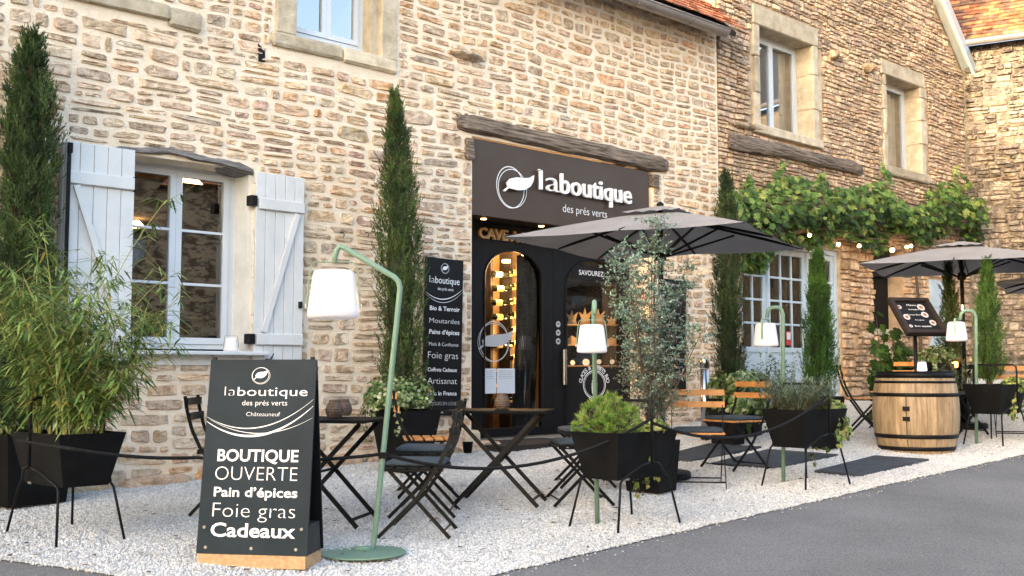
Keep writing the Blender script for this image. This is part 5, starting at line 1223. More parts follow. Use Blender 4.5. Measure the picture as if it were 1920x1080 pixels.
m.build('door_gap', mt['iron'], bar_e, local=True)
lb = copy_tree(ln); lb.scale = (.105/.31*1.0,)*3; tag(lb, 'small glowing lavender coloured lamp standing on the wine barrel', 'lamp'); lb.location = at_depth(1729, 699, (pbc-CAMP).dot(FH)); lb.location.z = bar_e.location.z+Hb+.012
lb['group'] = ''; del lb['group']
for ch in _KIDS[lb.name] if lb.name in _KIDS else []:
    if ch.name.startswith('lamp_shade'): ch.data = ch.data.copy(); ch.data.materials[0] = mt['lantern_lit']
lw = copy_tree(ln); lw.scale = (.125/.31*1.0,)*3; tag(lw, 'small white lantern standing on the window ledge', 'lantern'); del lw['group']; q = on_y(433, 660, -.05); lw.location = (q.x, -.05, WIN1[1]-.002); lw.rotation_euler = (0,0,scr(0))
# ---------------------------------------------------------------- menu stand
pm_ = at_depth(1719, 700, (pbc-CAMP).dot(FH)+.75); Zm = (pm_-CAMP).dot(FH); km = Zm/FPX
ms = empty('menu_stand', (pm_.x,pm_.y,G(pm_.x,pm_.y)+.01), 0, 'bronze framed menu board tilted on a black post behind the barrel', 'menu stand')
MB().tube([(pm_.x,pm_.y,ms.location.z+.012),(pm_.x+FH.x*.03,pm_.y+FH.y*.03,CAMP.z+(695-596)*km)], .022, 10).build('post', mt['iron'], ms, smooth=True)
MB().lathe([(.2,0),(.2,.012)], 24, (pm_.x,pm_.y,ms.location.z)).build('foot', mt['iron'], ms)
ang = scr(16); mu = Vector((math.cos(ang), math.sin(ang), 0)); mn0 = Vector((mu.y,-mu.x,0)); tl = R(40); mv = Vector((0,0,1))*math.cos(tl) - mn0*math.sin(tl); mn = mu.cross(mv)
if mn.dot(mn0) < 0: mn = -mn
mo = at_depth(1721, 592, Zm-.03)
def FM(a, b, c=0): return mo+mu*a+mv*b+mn*c
FM.n = mn
mw2, mh2 = 43*km, 46*km/math.cos(tl)
def skew(a, b): return (a, b)
mh2 = 34*km/math.cos(tl)
for (a0,b0,a1,b1) in ((-mw2,-mh2,mw2,-mh2+.05),(-mw2,mh2-.05,mw2,mh2),(-mw2,-mh2+.05,-mw2+.05,mh2-.05),(mw2-.05,-mh2+.05,mw2,mh2-.05)):
    m = MB(); m.prism([(a0,b0),(a1,b0),(a1,b1),(a0,b1)], FM, -.03, .018); m.build('frame_rail', mt['screen_frame'], ms)
m = MB(); m.prism([(-mw2,-mh2),(mw2,-mh2),(mw2,mh2),(-mw2,mh2)], FM, -.05,-.031); m.build('back_plate', mt['iron'], ms)
m = MB(); m.prism([(-mw2+.05,-mh2+.05),(mw2-.05,-mh2+.05),(mw2-.05,mh2-.05),(-mw2+.05,mh2-.05)], FM, -.03,-.010); m.build('menu_sheet', mt['board_black'], ms)
for (s, a, b, h, w_) in (('Menu',-.06,.60,.024,.12),('Salades',-.07,.36,.015,.14),('Tartes flambées',-.13,.05,.018,.26),('Soupes',-.06,-.24,.016,.12),('Bon appétit',-.11,-.60,.020,.22)):
    lettering(s, FM, a*1, a+w_, b*mh2, h, -.008, mt['white'], ms, .0)
for (a, b, r) in ((-.78,.62,.03),(-.66,-.05,.042),(.52,.62,.048),(.50,.12,.044),(.70,-.42,.042),(-.72,-.66,.022)):
    for rr__, mm, d in ((r,'plate',-.0085),(r*.55,'food',-.0075)):
        m = MB(); m.prism([(a*mw2*.85+rr__*math.cos(R(k*24)), b*mh2*.85+rr__*math.sin(R(k*24))) for k in range(15)], FM, -.0099, d); m.build('plate_picture', mt[mm], ms)
# ---------------------------------------------------------------- parasols
def parasol(px, py_base, apex_y, half, rim, rise, yaw, label, Z=None, label_base=True, zrim=None):
    b = pix(px, py_base); Zp = (b-CAMP).dot(FH); e = empty('parasol', (b.x,b.y,b.z), yaw, label, 'parasol', 'grey square parasols')
    za = CAMP.z + (695-apex_y)*Zp/FPX - b.z; zr = za-rise; m = MB(); vs = []; fs = []
    n = 10
    # eight gores sagging slightly between the ribs
    cs = [(half,-half),(half,half),(-half,half),(-half,-half)]
    for s in range(4):
        a, c = cs[s], cs[(s+1)%4]; b0 = len(vs)
        for j in range(n+1):
            t = .17+.83*j/n
            for i in range(9):
                u = i/8; x = a[0]+(c[0]-a[0])*u; y = a[1]+(c[1]-a[1])*u; sag = .014*math.sin(math.pi*((u*2)%1 if u < 1 else 0))*t
                z = zr+rise*(1-t)**.92 - .0*t; z = zr + rise*((1-t)*.86+.14*(1-t)**2) + .018*(1-t)*4*t - sag*t
                k = 1-.028*math.sin(math.pi*u)*t
                vs.append((x*t*k, y*t*k, z))
        for j in range(n):
            for i in range(8): q = b0+j*9+i; fs.append((q, q+1, q+10, q+9))
    # short valance hem
    m.add(vs, fs); m.build('canopy', mt['fabric'], e, smooth=True, local=True)
    m = MB(); vs = []; fs = []
    for s in range(4):
        a, c = cs[s], cs[(s+1)%4]; b0 = len(vs)
        for j in range(4):
            t = .015+.24*j/3
            for i in range(9):
                u = i/8; x = a[0]+(c[0]-a[0])*u; y = a[1]+(c[1]-a[1])*u
                vs.append((x*t, y*t, zr+rise*(1-t)+.045-(.012*math.sin(math.pi*4*u)**2 if j == 3 else 0)))
        for j in range(3):
            for i in range(8): q = b0+j*9+i; fs.append((q, q+1, q+10, q+9))
    m.add(vs, fs); m.build('vent_cap', mt['fabric'], e, smooth=True, local=True)
    MB().lathe([(.03,0),(.035,.03),(.01,.05)], 12, (0,0,za+.03)).build('finial', mt['iron'], e, local=True)
    MB().tube([(0,0,.06),(0,0,za)], .024, 12).build('pole', mt['iron'], e, smooth=True, local=True)
    zh = zr-.12
    MB().lathe([(.05,0),(.055,.05),(.04,.09)], 14, (0,0,zh-.04)).build('hub', mt['iron'], e, local=True)
    MB().lathe([(.030,0),(.030,.07)], 14, (0,0,zh-.42)).build('collar', mt['steel'], e, local=True)
    for k in range(8):
        x, y = [(half,-half),(half,0),(half,half),(0,half),(-half,half),(-half,0),(-half,-half),(0,-half)][k]; s1 = 1 if k % 2 == 0 else .97
        m = MB(); m.bar((x*.03,y*.03,za-.05),(x*.985*s1,y*.985*s1,zr+.004-(0 if k % 2 == 0 else .0)),.022,.014,side=(0,0,1)); m.build('rib', mt['iron'], e, local=True)
        m = MB(); t = .5; m.bar((x*.04,y*.04,zh),(x*t,y*t,zr+rise*(1-t)*.86-.03),.018,.012,side=(0,0,1)); m.build('strut', mt['iron'], e, local=True)
    m = MB(); m.lathe([(.24,0),(.25,.01),(.25,.055),(.23,.07),(.05,.075),(.045,.30),(.028,.30)], 28, cap1=False); m.build('base', mt['iron'], e, smooth=False, local=True)
    return e
Z1 = (pix(1243,897)-CAMP).dot(FH); HALF = .108*Z1
u1 = parasol(1243, 897, 393, HALF, 0, .30, scr(-27), 'grey square parasol in front of the shop sign, its base on the gravel')
u2 = parasol(1812, 803, 458, HALF, 0, .28, scr(-27), 'grey square parasol right of the vine above the menu stand')
u3 = parasol(2062, 800, 494, HALF, 0, .28, scr(-27), 'grey parasol cut off by the right edge, only its left tip showing')
print('HALF', HALF, Z1)
# ---------------------------------------------------------------- steel ash column
pc_ = pix(1323, 826); as_ = empty('ash_column', (pc_.x,pc_.y,pc_.z), 0, 'slim brushed steel cylinder bin standing by the stone wall', 'bin')
rc = 8.5*(pc_-CAMP).dot(FH)/FPX; zc = CAMP.z+(695-672)*(pc_-CAMP).dot(FH)/FPX-pc_.z
MB().lathe([(rc,0),(rc,zc-.12)], 24).build('body', mt['steel'], as_, smooth=True, local=True)
MB().lathe([(rc*1.05,zc-.115),(rc*1.05,zc-.01),(rc*.9,zc)], 24).build('cap', mt['steel'], as_, smooth=True, local=True)
MB().lathe([(rc*1.08,0.001),(rc*1.08,.03)], 24).build('foot_ring', mt['iron'], as_, local=True)
# ---------------------------------------------------------------- string lights under the vine
bl = [(1518,441),(1572,458),(1594,458),(1611,461),(1673,469),(1700,463),(1708,461)]
cord = [on_y(x, y-7, -.38) for x, y in bl]
for k, (x, y) in enumerate(bl):
    if k in (2,): continue
    p = on_y(x, y, -.38); r = .035 if k == 4 else .026
    lab = ['lit string bulb above the right garage door leaf','lit string bulb over the edge of the garage door frame','','small lit string bulb over the stone pillar','largest lit string bulb, beside the dark loophole','lit string bulb right of the largest one','rightmost lit string bulb by the far parasol'][k]
    e = empty('string_bulb', p, 0, lab, 'light bulb', 'string lights under the vine')
    bm = bmesh.new(); bmesh.ops.create_uvsphere(bm, u_segments=12, v_segments=8, radius=r); bm.verts.index_update(); m = MB(); m.add([v.co.copy() for v in bm.verts], [[v.index for v in f.verts] for f in bm.faces]); bm.free()
    m.build('glass_bulb', mt['bulb'], e, smooth=True, local=True); MB().lathe([(r*.5,r*.9),(r*.5,r*2)], 8).build('socket', mt['iron'], e, local=True)
    ld = bpy.data.lights.new('string_bulb_light', 'POINT'); ld.energy = .15; ld.color = (1,.58,.28); ld.shadow_soft_size = .05
    lo = bpy.data.objects.new('string_bulb_light', ld); COL.objects.link(lo); lo.location = p + Vector((0,-.06,-.04))
tag(MB().tube(cord, .006, 5).build('string_light_cable', mt['iron'], None, centre=True), 'black cord of the string lights running under the vine', 'cord')
pg = empty('pergola_beam', on_y(1560, 450, -.3), 0, 'dark horizontal timber carrying the vine above the garage doors', 'beam')
MB().bar(on_y(1395,412,-.20), on_y(1735,424,-.20), .07, .07).build('timber', mt['charwood'], pg); 
for px in (1400, 1560, 1720): q = on_y(px, 417, -.20); MB().bar(q+Vector((0,.23,0)), q+Vector((0,-.04,0)), .06, .05).build('bracket', mt['charwood'], pg)
# small wall hooks right of the tall lamp
for px in (638, 684):
    q = on_y(px, 437); m = MB(); m.tube([q+Vector((0,.0,0)), q+Vector((0,-.05,0)), q+Vector((.0,-.07,-.02)), q+Vector((0,-.05,-.045))], .004, 6); tag(m.build('wall_hook', mt['iron'], None, centre=True), 'small iron hook in the wall above the tall lamp, %s of the two' % ('left' if px == 638 else 'right'), 'hook')
# ---------------------------------------------------------------- plants
def leafquad(m, p, d, up, l, w, col, bend=.15):
    d = vnorm(d); s = vnorm(d.cross(up)) if d.cross(up).length > 1e-4 else Vector((1,0,0)); n = s.cross(d)
    a = p; b = p+d*l*.45+s*w/2+n*l*bend*.5; c = p+d*l; e = p+d*l*.45-s*w/2+n*l*bend*.5
    i = len(m.v); m.v += [tuple(a), tuple(b), tuple(c - n*l*bend*.3), tuple(e)]; m.f.append((i,i+1,i+2,i+3)); m.c.append(col)
def cj(c, r, s=.18):
    k = 1+r.gauss(0, s); return tuple(max(.004, v*k*(1+r.gauss(0,.05))) for v in c)
def rdir(r):
    while 1:
        v = Vector((r.uniform(-1,1), r.uniform(-1,1), r.uniform(-1,1)))
        if .05 < v.length < 1: return v.normalized()
def cypress(p, h, rmax, seed, label, n=9000, green=((.055,.095,.028),(.09,.14,.042),(.038,.066,.024)), leanx=0.0, low=.04, sl=.055, peak=.35, brown=.03):
    r = random.Random(seed); e = empty('cypress', (p.x,p.y,p.z), 0, label, 'tree'); m = MB()
    def rad(t, a=0):                                            # radius profile
        b = (min(1, (t+.02)/.10)**.6)*(max(0, 1-((max(0,t-peak))/(1-peak))**1.55))**.9
        return rmax*(b*.93+.03)*(1+.30*noise.noise(Vector((math.cos(a)*1.6, math.sin(a)*1.6, t*h*3.2+seed)))+.26*noise.noise(Vector((math.cos(a)*4, math.sin(a)*4, t*h*11+seed))))
    ns_ = n//15
    for k in range(ns_):                                        # upright sprays, each a plume of scale-leaf sprigs
        t = r.random()**.95; a = r.uniform(0, 2*math.pi); R_ = rad(t, a); q = math.sqrt(r.uniform(.12, 1.0))*R_
        if r.random() < .10: q = R_*r.uniform(1.0, 1.22)
        c = Vector((math.cos(a)*q + leanx*(t**2)*h, math.sin(a)*q, low+t*h)); out = Vector((math.cos(a), math.sin(a), 0))
        ax = vnorm(Vector((0,0,1)) + out*r.uniform(.05,.55) + rdir(r)*.22); SL = sl*r.uniform(2.0, 4.2)*(1-.35*t)
        cl = noise.noise(Vector((c.x*7, c.y*7, c.z*4.5+seed))); base = green[1] if cl > .12 else (green[2] if cl < -.2 else green[0])
        if r.random() < brown: base = (.13,.085,.04)
        sc_ = cj(base, r, .2)
        for g in range(15):
            f = (g+.5)/15; o = c+ax*SL*f*.85+rdir(r)*SL*.10*(1.1-f); d = vnorm(ax+rdir(r)*.75*(1.15-f)); L_ = sl*r.uniform(.5,1.0)*(1.1-.5*f)
            leafquad(m, o, d, rdir(r), L_, L_*.17, cj(sc_, r, .12), .1); leafquad(m, o+d*L_*.3, vnorm(d+rdir(r)*.7), rdir(r), L_*.55, L_*.12, cj(sc_, r, .12), .1)
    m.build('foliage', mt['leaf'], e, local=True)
    MB().tube([(0,0,-.04),(leanx*.1*h,0,h*.3),(leanx*.5*h,0,h*.7),(leanx*h,0,h*.93)], [.026,.02,.012,.004], 8).build('trunk', mt['bark'], e, local=True)
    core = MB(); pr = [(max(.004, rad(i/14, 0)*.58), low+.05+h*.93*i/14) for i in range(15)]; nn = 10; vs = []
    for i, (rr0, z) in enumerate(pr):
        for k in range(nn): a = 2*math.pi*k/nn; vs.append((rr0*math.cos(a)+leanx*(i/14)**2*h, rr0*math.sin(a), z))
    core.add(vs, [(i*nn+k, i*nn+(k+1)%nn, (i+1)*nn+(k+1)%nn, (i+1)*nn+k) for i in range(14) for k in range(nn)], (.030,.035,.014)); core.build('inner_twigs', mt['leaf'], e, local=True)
    return e
def sz(px_top, px_bot, Z): return (px_bot-px_top)/FPX*Z
def above(px, py, base): Z = (base-CAMP).dot(FH); p = at_depth(px, py, Z); return p, Z
b0 = pix(40, 945); Z0 = (b0-CAMP).dot(FH); hpot = b0.z+.46
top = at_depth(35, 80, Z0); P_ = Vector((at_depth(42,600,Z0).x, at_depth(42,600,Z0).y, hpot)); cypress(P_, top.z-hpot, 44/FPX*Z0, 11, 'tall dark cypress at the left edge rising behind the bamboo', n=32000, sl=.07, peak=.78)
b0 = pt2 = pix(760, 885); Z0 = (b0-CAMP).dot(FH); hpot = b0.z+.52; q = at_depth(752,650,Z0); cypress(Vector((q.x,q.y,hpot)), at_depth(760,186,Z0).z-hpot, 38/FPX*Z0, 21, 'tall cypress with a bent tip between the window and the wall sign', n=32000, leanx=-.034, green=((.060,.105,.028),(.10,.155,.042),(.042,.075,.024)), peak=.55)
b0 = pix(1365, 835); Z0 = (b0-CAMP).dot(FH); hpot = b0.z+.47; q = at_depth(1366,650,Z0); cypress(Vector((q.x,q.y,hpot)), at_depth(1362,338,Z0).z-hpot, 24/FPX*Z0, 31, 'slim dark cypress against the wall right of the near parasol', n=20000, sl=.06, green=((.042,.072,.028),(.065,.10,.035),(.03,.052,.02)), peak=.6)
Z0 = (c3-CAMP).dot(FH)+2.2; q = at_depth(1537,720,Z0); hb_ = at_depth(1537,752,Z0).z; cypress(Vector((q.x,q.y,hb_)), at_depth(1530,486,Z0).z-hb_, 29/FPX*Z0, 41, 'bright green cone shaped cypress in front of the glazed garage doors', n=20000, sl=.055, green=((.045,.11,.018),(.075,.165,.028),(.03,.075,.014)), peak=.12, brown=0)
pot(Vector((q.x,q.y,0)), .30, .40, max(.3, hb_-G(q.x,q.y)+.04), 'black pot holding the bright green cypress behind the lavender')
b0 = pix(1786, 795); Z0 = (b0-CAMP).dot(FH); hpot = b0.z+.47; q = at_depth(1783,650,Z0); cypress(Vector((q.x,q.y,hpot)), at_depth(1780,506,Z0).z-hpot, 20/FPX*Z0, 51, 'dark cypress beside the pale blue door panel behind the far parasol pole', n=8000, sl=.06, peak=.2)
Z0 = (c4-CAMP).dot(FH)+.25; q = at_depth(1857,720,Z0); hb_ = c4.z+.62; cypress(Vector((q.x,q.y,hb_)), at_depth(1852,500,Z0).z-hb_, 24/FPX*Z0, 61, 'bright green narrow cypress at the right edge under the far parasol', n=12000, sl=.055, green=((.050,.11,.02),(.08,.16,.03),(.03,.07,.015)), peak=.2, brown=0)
# bamboo
def bamboo(base, L2, W2, yaw, seed):
    r = random.Random(seed); e = empty('bamboo', base, 0, 'bushy green bamboo spilling out of the black planter at the left edge', 'bamboo'); m = MB(); cu = MB()
    cols = [(.13,.22,.05),(.18,.27,.065),(.09,.16,.04),(.24,.31,.10),(.06,.12,.03)]
    cs, sn = math.cos(yaw), math.sin(yaw)
    for k in range(62):
        u = r.uniform(-L2,L2); v = r.uniform(-W2,W2); o = Vector((u*cs-v*sn, u*sn+v*cs, 0)); H = r.choice([r.uniform(.3,.8), r.uniform(.4,1.0), r.uniform(.6,1.1), r.uniform(.9,1.78)])
        a = r.uniform(0, 6.28); spread = r.uniform(.05,.5)*H; d = Vector((math.cos(a)*spread, math.sin(a)*spread, 0))*.75 + o*.8 + RT*r.uniform(-.02,.16)*H
        pts = [o + d*(t**1.8) + Vector((0,0,H*(t-.10*t*t))) for t in [i/8 for i in range(9)]]
        cu.tube(pts, [.0045*(1-.75*i/8)+.0008 for i in range(9)], 5, caps=False)
        for i in range(2 if H > 1 else 1, 9):
            for br_ in range(r.choice([3,3,4])):
                p = pts[i] if i == 8 else pts[i].lerp(pts[i+1 if i < 8 else 8], r.random()); a2 = r.uniform(0,6.28); bl_ = r.uniform(.06,.24); bd = Vector((math.cos(a2), math.sin(a2), r.uniform(.2,.9))); tip = p+vnorm(bd)*bl_
                cu.tube([p, tip], [.0016,.0008], 3, caps=False)
                for q in range(r.choice([3,4,5])):
                    t = r.uniform(.35,1); lp = p.lerp(tip, t); ld = Vector((math.cos(a2+r.uniform(-1.3,1.3)), math.sin(a2+r.uniform(-1.3,1.3)), r.uniform(-.75,.35)))
                    c = r.choice(cols); c = (.42,.34,.06) if r.random() < .012 else c
                    l = r.uniform(.075,.16); ld = vnorm(ld); s = vnorm(ld.cross(Vector((r.uniform(-.3,.3),r.uniform(-.3,.3),1)))); w = r.uniform(.010,.017); dr = Vector((0,0,-l*.18))
                    col = cj(c, r, .15); b = len(m.v)
                    m.v += [tuple(lp), tuple(lp+ld*l*.3+s*w/2), tuple(lp+ld*l*.3-s*w/2), tuple(lp+ld*l*.7+s*w*.36+dr*.5), tuple(lp+ld*l*.7-s*w*.36+dr*.5), tuple(lp+ld*l+dr)]
                    m.f += [(b,b+1,b+2),(b+1,b+3,b+4,b+2),(b+3,b+5,b+4)]; m.c += [col]*3
    m.build('leaves', mt['leaf'], e, local=True); cu.build('culms', mt['culm'], e, local=True); return e
bamboo(Vector((pl1.location.x, pl1.location.y, pl1.location.z+.62)), .30, .17, R(90), 5)
# ivy and clipped shrubs
def ivy(base, rx, ry, rz, n, label, seed, cols, leaf=.028, vines=6, drop=.3, boxy=False, name='ivy', cat='plant', hollow=.55, stem=True, cz=None):
    r = random.Random(seed); e = empty(name, base, 0, label, cat); m = MB(); st = MB()
    for k in range(n):
        if boxy:
            q = Vector([math.copysign(abs(v)**.45, v) for v in rdir(r)]); q = q*(r.uniform(hollow,1))
        else: q = rdir(r)*(r.uniform(hollow,1.0)); q.z = q.z if q.z > -.5 else q.z*.6
        nz = 1+.22*noise.noise(Vector((q.x*2.3, q.y*2.3, q.z*2.3+seed)))
        p = Vector((q.x*rx*nz, q.y*ry*nz, q.z*rz*nz + (rz if cz is None else cz)*.8)); nrm = vnorm(Vector((q.x,q.y,q.z+.4))+rdir(r)*.7)
        ivyleaf(m, p, nrm, leaf*r.uniform(.6,1.25), cj(r.choice(cols), r, .15), r)
    for v in range(vines):
        a = r.uniform(0, 6.28); p = Vector((math.cos(a)*rx*.9, math.sin(a)*ry*.9, rz*.5)); L_ = drop*r.uniform(.4,1); pts = [p + Vector((math.cos(a)*.05*math.sin(t*2.5)+.012*math.sin(t*9+v), math.sin(a)*.05*math.sin(t*2.5), -L_*t)) for t in [i/7 for i in range(8)]]
        st.tube(pts, .002, 4, caps=False)
        for i in range(1,8):
            for g in range(3): ivyleaf(m, pts[i]+rdir(r)*.025, vnorm(Vector((math.cos(a),math.sin(a),.3))+rdir(r)*.5), leaf*r.uniform(.6,1.1), cj(r.choice(cols), r, .15), r)
    if stem:
        for k in range(7): a = k*.9; st.tube([(0,0,-.02),(math.cos(a)*rx*.35,math.sin(a)*ry*.35,rz*.7),(math.cos(a)*rx*.7,math.sin(a)*ry*.7,rz)], .004, 4, caps=False)
    m.build('foliage', mt['leaf'], e, local=True)
    if st.v: st.build('stems', mt['bark'], e, local=True)
    return e
def ivyleaf(m, p, n, s, col, r):
    u = vnorm(n.cross(rdir(r))); v = n.cross(u); b = len(m.v)
    for x, y in ((0,-.5),(.55,-.25),(.42,.15),(0,.65),(-.42,.15),(-.55,-.25)): m.v.append(tuple(p+u*x*s+v*y*s+n*(abs(x)*-.15*s)))
    m.f.append((b,b+1,b+2,b+3)); m.f.append((b,b+3,b+4,b+5)); m.c += [col, col]
VAR = [(.10,.17,.05),(.16,.24,.08),(.34,.40,.20),(.06,.11,.035),(.42,.46,.27),(.22,.30,.10)]
DKI = [(.05,.09,.03),(.09,.15,.045),(.20,.26,.10),(.035,.06,.02)]
YEL = [(.32,.36,.10),(.42,.44,.16),(.16,.24,.06),(.10,.16,.04)]
p = pix(760, 885); Z0 = (p-CAMP).dot(FH); q = at_depth(748, 775, Z0-.1); ivy(Vector((q.x,q.y,q.z)), .34, .30, .20, 3200, 'variegated ivy overflowing the pot of the bent cypress', 3, VAR, .034, 10, .34)
p = pix(40, 945); Z0 = (p-CAMP).dot(FH); q = at_depth(30, 818, Z0); ivy(q, .22, .2, .08, 420, 'variegated ivy on the square black pot at the left edge', 4, YEL+VAR, .035, 5, .25)
Z0 = (c2-CAMP).dot(FH)+.0; q = at_depth(1228, 815, Z0); ivy(q, .13, .10, .06, 230, 'pale ivy trailing from the right end of the dwarf pine planter', 6, YEL, .042, 9, .45)
Z0 = (c3-CAMP).dot(FH)+.1; q = at_depth(1556, 778, Z0); ivy(q, .14, .13, .08, 330, 'pale ivy trailing from the lavender planter beside the slate slab', 7, YEL, .046, 11, .46)
Z0 = (c4-CAMP).dot(FH); q = at_depth(1902, 740, Z0); ivy(q, .17, .14, .12, 420, 'pale ivy spilling over the planter at the right edge', 8, YEL, .042, 6, .40)
p = pix(1388, 828); Z0 = (p-CAMP).dot(FH)-.32; q = at_depth(1388, 770, Z0); ivy(q, .33, .24, .24, 4600, 'clipped variegated ivy hedge behind the wooden slatted chairs', 9, VAR, .048, 7, .45, boxy=True)
p = pix(1775, 800); Z0 = (p-CAMP).dot(FH); q = at_depth(1762, 684, Z0); ivy(q, .34, .25, .13, 1300, 'variegated ivy in the trough behind the barrel under the far parasol', 10, VAR, .04, 5, .3)
MB_ = MB().cbox((q.x-.3,q.y-.14,G(q.x,q.y)),(q.x+.3,q.y+.14,q.z+.02),.01).build('trough', mt['planter'], None, centre=True); tag(MB_, 'long black trough with variegated ivy behind the wine barrel', 'trough')
# leafy perennials in front of the garage doors
def herb(p, H, spread, n, label, seed, cols, ll=.08, lw=.018, flower=None, name='leafy_perennial', stiff=.3):
    r = random.Random(seed); e = empty(name, p, 0, label, 'plant'); m = MB(); st = MB()
    for k in range(n):
        a = r.uniform(0,6.28); h = H*r.uniform(.55,1.05); d = Vector((math.cos(a),math.sin(a),0))*spread*math.sqrt(r.random()); o = d*.35
        pts = [o+(d-o)*t**1.4+Vector((0,0,h*t*(1-.12*t))) for t in [i/5 for i in range(6)]]; st.tube(pts, [.0025,.0022,.002,.0016,.0012,.0008], 4, caps=False)
        for i in range(1,6):
            for g in range(6): 
                b = r.uniform(0,6.28); leafquad(m, pts[i]+Vector((0,0,r.uniform(-.5,.5)*h/6)), Vector((math.cos(b),math.sin(b),r.uniform(-.2,stiff*2.5))), Vector((0,0,1)), ll*r.uniform(.5,1.2), lw, cj(r.choice(cols), r), .2)
        if flower and r.random() < .5:
            for g in range(8): leafquad(m, pts[5]+Vector((r.gauss(0,.004),r.gauss(0,.004),g*.008)), rdir(r), Vector((0,0,1)), .012, .008, cj(flower, r), 0)
    m.build('foliage', mt['leaf'], e, local=True); st.build('stems', mt['bark'], e, local=True); return e
GRN = [(.07,.13,.04),(.11,.19,.06),(.05,.09,.035),(.16,.24,.09)]; GREY = [(.10,.15,.085),(.15,.21,.13),(.20,.26,.18),(.07,.11,.06)]
q = on_y(1420, 790, -.5); herb(Vector((on_y(1425,740,-.45).x,-.45,G(9.2,-.4)+.0)), .85, .42, 30, 'tall leafy perennial between the clipped ivy and the garage doors', 12, GRN, .10, .022)
herb(Vector((on_y(1475,740,-.45).x,-.45,G(9.9,-.4)+.0)), .80, .36, 26, 'purple tipped perennial in front of the middle garage door leaf', 13, GREY, .08, .014, (.14,.09,.22))
herb(Vector((c3.x-.12,c3.y,c3.z+.60)), .34, .34, 130, 'grey green lavender mound filling the planter under the third lantern', 14, GREY, .07, .009, (.16,.12,.24), 'lavender', .9)
herb(Vector((c3.x+.16,c3.y+.03,c3.z+.60)), .28, .24, 70, 'smaller lavender clump at the right end of the same planter', 15, GREY, .07, .009, None, 'lavender', .9)
herb(Vector((c4.x+.22,c4.y+.5,G(c4.x,c4.y)+.55)), .40, .30, 40, 'grey lavender in front of the far bench at the right edge', 17, GREY, .07, .007, (.16,.12,.24), 'lavender', .9)
# dwarf pine bush
def pinebush(c, rx, ry, rz, seed, label):
    r = random.Random(seed); e = empty('dwarf_pine', c, 0, label, 'bush'); m = MB(); st = MB()
    for k in range(210):
        q = rdir(r); q.z = abs(q.z)*.95-.15; rad = r.uniform(.82,1.02)*(1+.10*noise.noise(q*2.5+Vector((seed,0,0))))
        if k > 125: rad = r.uniform(.45,.75)
        p = Vector((q.x*rx*rad, q.y*ry*rad, q.z*rz*rad+rz*.1)); ax = vnorm(Vector((q.x,q.y,q.z+.55))+rdir(r)*.25)
        c0 = r.choice([(.18,.33,.05),(.23,.40,.07),(.12,.24,.035),(.30,.43,.11)]); st.tube([Vector((q.x*rx*.2,q.y*ry*.2,-.02)), p], [.006,.003], 4, caps=False)
        for g in range(58):
            d = vnorm(ax*r.uniform(.35,1.2)+rdir(r)*.8); o = p - ax*r.uniform(0,.03); leafquad(m, o, d, rdir(r), r.uniform(.032,.055), .0030, cj(c0, r, .2), 0)
        for g in range(3): leafquad(m, p, ax+rdir(r)*.2, rdir(r), .035, .008, cj((.42,.40,.14), r, .1), 0)
    m.build('needles', mt['leaf'], e, local=True); st.build('branches', mt['bark'], e, local=True); return e
Z0 = (c2-CAMP).dot(FH)-.02; q = at_depth(1140, 800, Z0); pinebush(Vector((q.x,q.y,c2.z+.65)),   .285, .22, .31, 3, 'bright green dwarf pine bush in the front planter left of the wooden chairs')
# feathery eucalyptus shrub
def euca(c, H, W2, seed, label, fwd=.55):
    r = random.Random(seed); e = empty('eucalyptus', c, 0, label, 'shrub'); m = MB(); st = MB()
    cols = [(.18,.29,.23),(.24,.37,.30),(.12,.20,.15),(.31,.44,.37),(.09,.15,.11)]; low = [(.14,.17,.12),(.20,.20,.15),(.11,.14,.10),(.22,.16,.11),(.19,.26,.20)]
    for k in range(17):
        a = r.uniform(0,6.28); h = H*(r.uniform(.5,.85) if k > 4 else r.uniform(.85,1.0)); sp = W2*r.uniform(.1,1.0)*(1.15-h/H*.85)
        d = Vector((math.cos(a)*sp, math.sin(a)*sp*.7, 0)); pts = [d*t**1.2 - FH*fwd*(h*t/H)**1.5 - RT*.10*(h*t/H)**2 + Vector((.02*math.sin(t*6+k), .02*math.cos(t*5+k), h*t)) for t in [i/10 for i in range(11)]]
        st.tube(pts, [.008*(1-.85*i/10)+.0008 for i in range(11)], 5, caps=False)
        for i in range(2,11):
            for b in range(5):
                p = pts[i].lerp(pts[min(10,i+1)], r.random()); a2 = r.uniform(0,6.28); bl_ = r.uniform(.07,.26)*(1.15-.5*i/10); d2 = vnorm(Vector((math.cos(a2),math.sin(a2),r.uniform(.0,.9)))); t_ = p+d2*bl_+Vector((0,0,-.02)); st.tube([p,t_],[.0018,.0007],3,caps=False)
                for s in range(3):
                    q = p.lerp(t_, .3+.3*s); d3 = vnorm(d2+rdir(r)*.9); q2 = q+d3*r.uniform(.04,.09); st.tube([q,q2],[.001,.0006],3,caps=False)
                    for g in range(6):
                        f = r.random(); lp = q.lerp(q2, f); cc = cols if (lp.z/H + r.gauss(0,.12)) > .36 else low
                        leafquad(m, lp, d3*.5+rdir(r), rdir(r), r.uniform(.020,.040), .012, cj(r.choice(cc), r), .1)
    m.build('foliage', mt['leaf'], e, local=True); st.build('branches', mt['bark'], e, local=True); return e
ep = pix(1215, 905); ep = Vector((ep.x,ep.y,0)); Z0 = (pix(1215,905)-CAMP).dot(FH)-.50; q = at_depth(1220, 780, Z0); zt_ = at_depth(1200, 428, Z0-.5).z
gz_ = G(q.x,q.y); pot(q, .30, .36, .42, 'black square pot of the feathery eucalyptus behind the dwarf pine planter')
